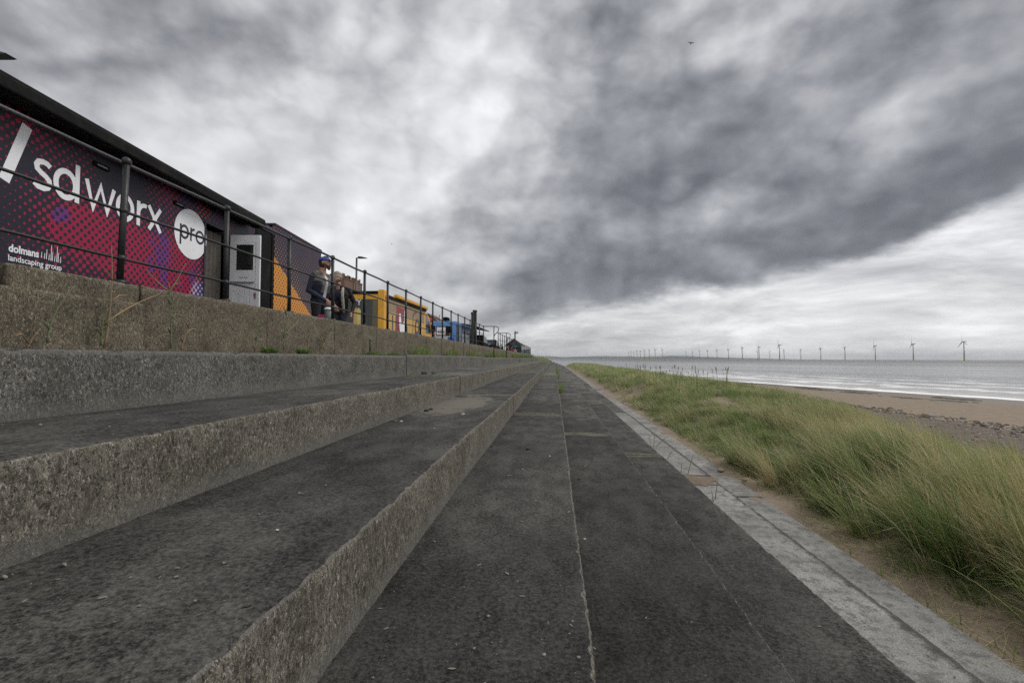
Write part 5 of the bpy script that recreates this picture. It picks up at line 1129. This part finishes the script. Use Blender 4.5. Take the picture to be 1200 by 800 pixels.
def person(loc, rz, h, label, look, sex='m', pose='stand', group=None, detail=True, extra=None):
    """local frame: faces +Y, x to its left... z up; look = dict of colours"""
    k = h/1.78; rt = tag(empty('person', loc, rz), label, 'person', group); rt.scale = (k, k, k)
    T, A, Lg, Sk, Sh = 0, 1, 2, 3, 4; mats = [MC[look['torso']], MC[look['arm']], MC[look['leg']], MC['skin'], MC[look.get('shoe', 'blackcloth')], MC[look.get('front', look['torso'])]]
    drop = look.get('drop', 0); hz = .95-drop; ln = look.get('lean', .03); sw = .19
    S = []
    ch = Vector((0, ln*1.1, 1.40-drop)); hp = Vector((0, 0, hz))
    S += [(hp+Vector((-.07, 0, 0)), .115, hp+Vector((.07, 0, 0)), .118, look.get('hem', Lg)), (hp+Vector((-.055, 0, .10)), .115, ch+Vector((-.085, 0, -.15)), .130, T), (hp+Vector((.055, 0, .10)), .115, ch+Vector((.085, 0, -.15)), .130, T),
          (ch+Vector((-.10, 0, -.10)), .125, ch+Vector((.10, 0, -.10)), .125, T), (ch+Vector((-.15, -.01, .005)), .065, ch+Vector((.15, -.01, .005)), .065, T), (ch+Vector((-.14, -.01, .0)), .06, ch+Vector((0, 0, .06)), .06, T), (ch+Vector((.14, -.01, .0)), .06, ch+Vector((0, 0, .06)), .06, T)]
    nk = ch+Vector((0, .015+ln*.2, .13)); S.append((ch+Vector((0, .01, .02)), .058, nk, .054, Sk)); hd = nk+Vector((0, .035+ln*.3, .115))
    for s_, nm in ((-1, 'r'), (1, 'l')):
        kn = Vector((s_*.10, .03+drop*1.0, .50-drop*.25)); an = Vector((s_*.11, -.03, .09))
        S += [(hp+Vector((s_*.085, 0, -.05)), .098, kn, .065, Lg), (kn, .062, an, .048, Lg), (an+Vector((0, -.02, -.045)), .042, an+Vector((s_*.02, .15, -.055)), .036, Sh)]
        sh = ch+Vector((s_*sw, -.01, -.005)); el, wr = look['arms'][nm]; el = Vector(el)-Vector((0, 0, drop)); wr = Vector(wr)-Vector((0, 0, drop))
        S += [(sh, .064, el, .050, A), (el, .050, wr, .036, A)]
        if detail:
            hdir = (wr-el).normalized(); pm = wr+hdir*.07; side = hdir.cross(Vector((s_, 0, 0))).normalized() if abs(hdir.x) < .9 else Vector((0, 1, 0))
            S += [(wr, .028, pm, .026, Sk), (wr+side*.02, .022, pm+side*.024, .018, Sk), (wr-side*.02, .022, pm-side*.022, .018, Sk)]
            cu = look.get('curl', .5); inn = side.cross(hdir).normalized()*(-s_)
            for j, fl in enumerate((.078, .085, .08, .062)):
                b0 = pm+side*(.030-.020*j); m1 = b0+(hdir*.8+inn*cu*.5).normalized()*fl*.5; t1 = m1+(hdir*(1-cu)+inn*cu*1.4).normalized()*fl*.5
                S += [(b0, .0100, m1, .0092, Sk), (m1, .0092, t1, .0078, Sk)]
            tb = wr+hdir*.02+side*.028; S += [(tb, .013, tb+hdir*.035+side*.028+inn*.01, .011, Sk), (tb+hdir*.035+side*.028+inn*.01, .011, tb+hdir*.062+side*.030+inn*.025, .009, Sk)]
        else: S.append((wr, .032, wr+(wr-el).normalized()*.12, .026, Sk))
    # head, turned by look['turn'] about z
    Mh = Matrix.Translation(hd) @ Matrix.Rotation(look.get('turn', 0), 4, 'Z'); H = lambda x, y, z: Mh @ Vector((x, y, z))
    S += [(H(0, -.022, .035), .083, H(0, .012, .03), .080, Sk), (H(0, .03, -.03), .060, H(0, .05, -.068), .042, Sk), (H(0, .083, .012), .013, H(0, .108, -.018), .014, Sk), (H(-.045, .03, -.05), .03, H(.045, .03, -.05), .03, Sk), (H(0, .086, -.048), .012, H(0, .088, -.058), .014, Sk)]
    for s_ in (-1, 1): S += [(H(s_*.082, -.01, .01), .017, H(s_*.086, -.012, -.012), .012, Sk), (H(s_*.03, .075, .03), .016, H(s_*.045, .068, .03), .012, Sk)]
    body, P, idx = blobmesh('body', S, mats, rt, .0095 if detail else .016)
    if 'front' in look:  # open jacket: inner garment strip down the chest
        me = body.data; hw = look.get('fw', .055); off = look.get('fo', 0)
        for p_ in me.polygons:
            c = p_.center
            if p_.material_index == T and c.y > ln*.6 and abs(c.x-off) < hw*(.6+.5*(1.45-drop-c.z)*1.2) and c.z > hz+.02: p_.material_index = 5
    if 'yoke' in look:
        body.data.materials.append(MC[look['yoke']])
        for p_ in body.data.polygons:
            c = p_.center
            if p_.material_index == T and c.z > hz+.12 and (c.z > 1.30-drop or (abs(c.x) < .10 and c.z > 1.1)): p_.material_index = 6
            if p_.material_index == 1 and c.z > 1.40-drop and abs(c.x) < .20: p_.material_index = 6
    hs = []
    if look.get('hair'):
        hs = [(H(0, -.035, .045), .086, H(0, .005, .062), .080, 0), (H(0, -.055, -.02), .062, H(0, -.05, .03), .075, 0)]
        if sex == 'f': hs += [(H(-.055, -.03, .0), .04, H(-.05, -.04, -.13), .03, 0), (H(.055, -.03, 0), .04, H(.05, -.04, -.13), .03, 0), (H(0, -.07, 0), .05, H(0, -.07, -.14), .04, 0)]
        blobmesh('hair', hs, [MC[look['hair']]], rt, .009 if detail else .016)
    if look.get('beard'):
        blobmesh('beard', [(H(-.055, .035, -.045), .027, H(0, .072, -.075), .030, 0), (H(.055, .035, -.045), .027, H(0, .072, -.075), .030, 0), (H(0, .070, -.075), .034, H(0, .070, -.105), .024, 0), (H(-.022, .095, -.040), .009, H(.022, .095, -.040), .009, 0), (H(-.068, .01, -.02), .016, H(-.06, .03, -.05), .02, 0), (H(.068, .01, -.02), .016, H(.06, .03, -.05), .02, 0)], [MC[look['beard']]], rt, .007)
    if detail:
        for s_ in (-1, 1):
            mb = MB(); mb.ball(H(s_*.031, .081, .018), .0115, seg=10); e = mb.build('eye', MC['eyewhite'], rt); mb = MB(); mb.ball(H(s_*.031, .090, .018), .0058, seg=8); mb.build('pupil', MC['blackcloth'], e)
            blobmesh('eyebrow', [(H(s_*.015, .094, .040), .0045, H(s_*.047, .080, .042), .004, 0)], [MC[look.get('brow', 'hairbrown')]], rt, .004)
        mb = MB(); mb.tube([H(-.020, .101, -.051), H(0, .106, -.050), H(.020, .101, -.051)], [.003, .005, .003], 6); paint('lips', (.30, .10, .08), .5); mb.build('mouth', MC['lips'], rt)
    if look.get('cap'):
        mb = MB(); n = 20; rows = []
        for j in range(6):
            a = j/5*R(84); rr = math.cos(a); zz_ = .045+math.sin(a)*.085; rows.append([mb.bm.verts.new(H(.096*rr*math.cos(2*math.pi*q/n), -.012+.112*rr*math.sin(2*math.pi*q/n), zz_)) for q in range(n)])
        for j in range(5):
            for q in range(n): f = mb.bm.faces.new((rows[j][q], rows[j][(q+1) % n], rows[j+1][(q+1) % n], rows[j+1][q])); f.smooth = True
        mb.bm.faces.new(rows[-1]); mb.bm.faces.new(rows[0][::-1]); c = mb.build('cap', [MC[look['cap']]], rt)
        mb = MB(); mb.prism([H(x, y, .048-.15*(y-.08)) for x, y in ((-.078, .07), (-.075, .12), (-.05, .16), (0, .178), (.05, .16), (.075, .12), (.078, .07))], (0, 0, .006)); mb.build('cap_peak', [MC[look['cap']]], c)
    return rt, H, k
g0 = GZ
# man in the blue cap: faces seaward, upper body turned a little to the camera
p1 = W(374, 400, 9.15)
face = R(-112)       # local +Y heading; 0 = world +Y, -90 = world +X
m1, H1, k1 = person((p1.x, p1.y, g0), face, 1.80, 'bearded man in a blue cap and navy jacket holding a cup, looking out to sea', dict(torso='navy', arm='navy', leg='blackcloth', front='shirt', fw=.035, fo=-.01, yoke='khaki', hair='hairbrown', beard='beard', cap='capblue', brow='hairbrown', turn=R(24), lean=.05, curl=.75,
    hem=0, arms=dict(r=((-.275, -.05, 1.11), (-.21, .15, .86)), l=((.26, .0, 1.12), (.10, .27, .93)))))
for ch_ in list(m1.children):
    pass
def at1(x, y, z): return m1.matrix_basis @ Vector((x, y, z)) if False else Matrix.Translation(m1.location) @ Matrix.Rotation(face, 4, 'Z') @ Vector((x*k1, y*k1, z*k1))
# strap over the shoulder, scarf edge
mb = MB(); mb.tube([(-.10, .10, 1.46), (-.16, .13, 1.30), (-.15, .15, 1.15), (-.11, .15, 1.02)], [.010, .012, .012, .010], 8); mb.build('lanyard', MC['khaki'], m1)
mb = MB(); mb.tube([(-.09, .03, 1.475), (-.05, .085, 1.455), (0, .105, 1.445), (.05, .085, 1.455), (.09, .03, 1.475), (.06, -.05, 1.50), (-.06, -.05, 1.50), (-.09, .03, 1.475)], .018, 8); mb.build('collar', MC['yellowlining'], m1)
# cup and sweet packet in his hands
def held(name, label, cat, c, build):
    o = build(); o.location = c; tag(o, label, cat); return o
def cup():
    rt = empty('drinking_cup'); mb = MB(); mb.tube([(0, 0, -.08), (0, 0, -.075), (0, 0, .08)], [.036, .040, .052], 20); mb.build('cup_body', MC['cupgreen'], rt)
    mb = MB(); mb.tube([(0, 0, .081), (0, 0, .100), (0, 0, .101), (0, 0, .112)], [.056, .054, .046, .044], 20); mb.build('lid', MC['letterwhite'], rt); return rt
held('drinking_cup', 'grey green cup with a white lid held by the man in the blue cap', 'cup', W(385.3, 371, 8.85), cup).scale = (1.5, 1.5, 1.5)
def pk():
    mb = MB(); mb.box(-.05, .05, -.018, .018, -.035, .035, .012); g = mb.bm
    for v in g.verts: v.co += Vector((mn.noise(v.co*30)*.012, mn.noise(v.co*30+Vector((5, 0, 0)))*.012, mn.noise(v.co*25+Vector((9, 0, 0)))*.012))
    return mb.build('sweet_packet', MC['pink'])
held('sweet_packet', 'crumpled pink packet held low by the man in the blue cap', 'packet', W(376.5, 371.5, 8.9), pk).scale = (1.3, 1.3, 1.3)
# grey haired man, facing the camera, leaning
p2 = W(398, 400, 10.1)
person((p2.x, p2.y, g0), R(186), 1.72, 'grey haired man in navy jumper and dark coat with cream lining, beside the capped man', dict(torso='blackcloth', front='navy_knit', fw=.085, hem=0, arm='blackcloth', leg='jeans', hair='hairgrey', beard='hairgrey', brow='hairgrey', turn=R(-22), lean=.10, drop=.06,
    arms=dict(r=((-.30, -.04, 1.13), (-.28, .10, .90)), l=((.30, -.02, 1.13), (.28, .12, .90)))))
m2 = [o for o in bpy.data.objects if o.name.startswith('person')][-1]
for s_ in (-1, 1):
    mb = MB(); mb.tube([(s_*.085, .05, 1.41), (s_*.11, .17, 1.36), (s_*.118, .222, 1.27), (s_*.12, .212, 1.12), (s_*.12, .165, .98), (s_*.118, .13, .84)], [.022, .030, .034, .034, .030, .024], 8); mb.build('coat_lining', MC['creamvest'], m2)
# people farther along
AR = dict(r=((-.26, -.02, 1.13), (-.25, .06, .88)), l=((.26, -.02, 1.13), (.25, .06, .88)))
def far(px, top_y, yc, rz, label, **lk):
    q = W(px, 400, yc); top = W(px, top_y, yc).z; h = (top-g0)/1.02
    d = dict(torso='blackcloth', arm='blackcloth', leg='blackcloth', hair='hairbrown', arms=AR); d.update(lk); person((q.x, q.y, g0), R(rz), h, label, d, detail=False, group='people farther along the promenade', sex=lk.get('sx', 'm'))
far(528.5, 389.0, 28.6, 170, 'person in a bright blue and black jacket in front of the blue van', torso='bluecloth', arm='bluecloth', front='blackcloth', fw=.09, fo=-.05, hair='hairbrown')
far(506.5, 371.5, 29.2, 100, 'person with a red hood behind the yellow truck cab', torso='redcloth', hair='redcloth')
far(557.5, 394.0, 33, 160, 'person in dark clothes just right of the tall posts')
far(582.7, 402.5, 60, 175, 'leftmost dark clothed figure of the group by the kiosk')
far(588.6, 402.8, 62, 120, 'dark clothed figure second from the left by the kiosk')
far(595.4, 404.0, 66, 200, 'figure in black with a pale scarf, third by the kiosk', front='creamvest', fw=.08)
far(600.0, 405.8, 74, 170, 'figure in a red coat by the kiosk', torso='redcloth', arm='redcloth')
far(603.6, 407.4, 79, 190, 'person in a white top in front of the kiosk', torso='shirt', arm='shirt')
# ------------------------------------------------------------------ sea air
def haze():
    mb = MB(); mb.box(-19000, 19000, -19000, 24000, -45.0, 175.0); o = mb.build('haze', [])
    m = bpy.data.materials.new('hazemat'); m.use_nodes = True; t = NT(m.node_tree)
    v = t.n('ShaderNodeVolumePrincipled', {'Color': (.80, .84, .90, 1), 'Density': HAZE, 'Anisotropy': .1}); out = t.n('ShaderNodeOutputMaterial'); t.t.links.new(v.outputs[0], out.inputs['Volume'])
    o.data.materials.append(m); tag(o, 'thin pale sea haze over the water', 'haze', kind='stuff')
HAZE = 4e-5
if HAZE: haze()
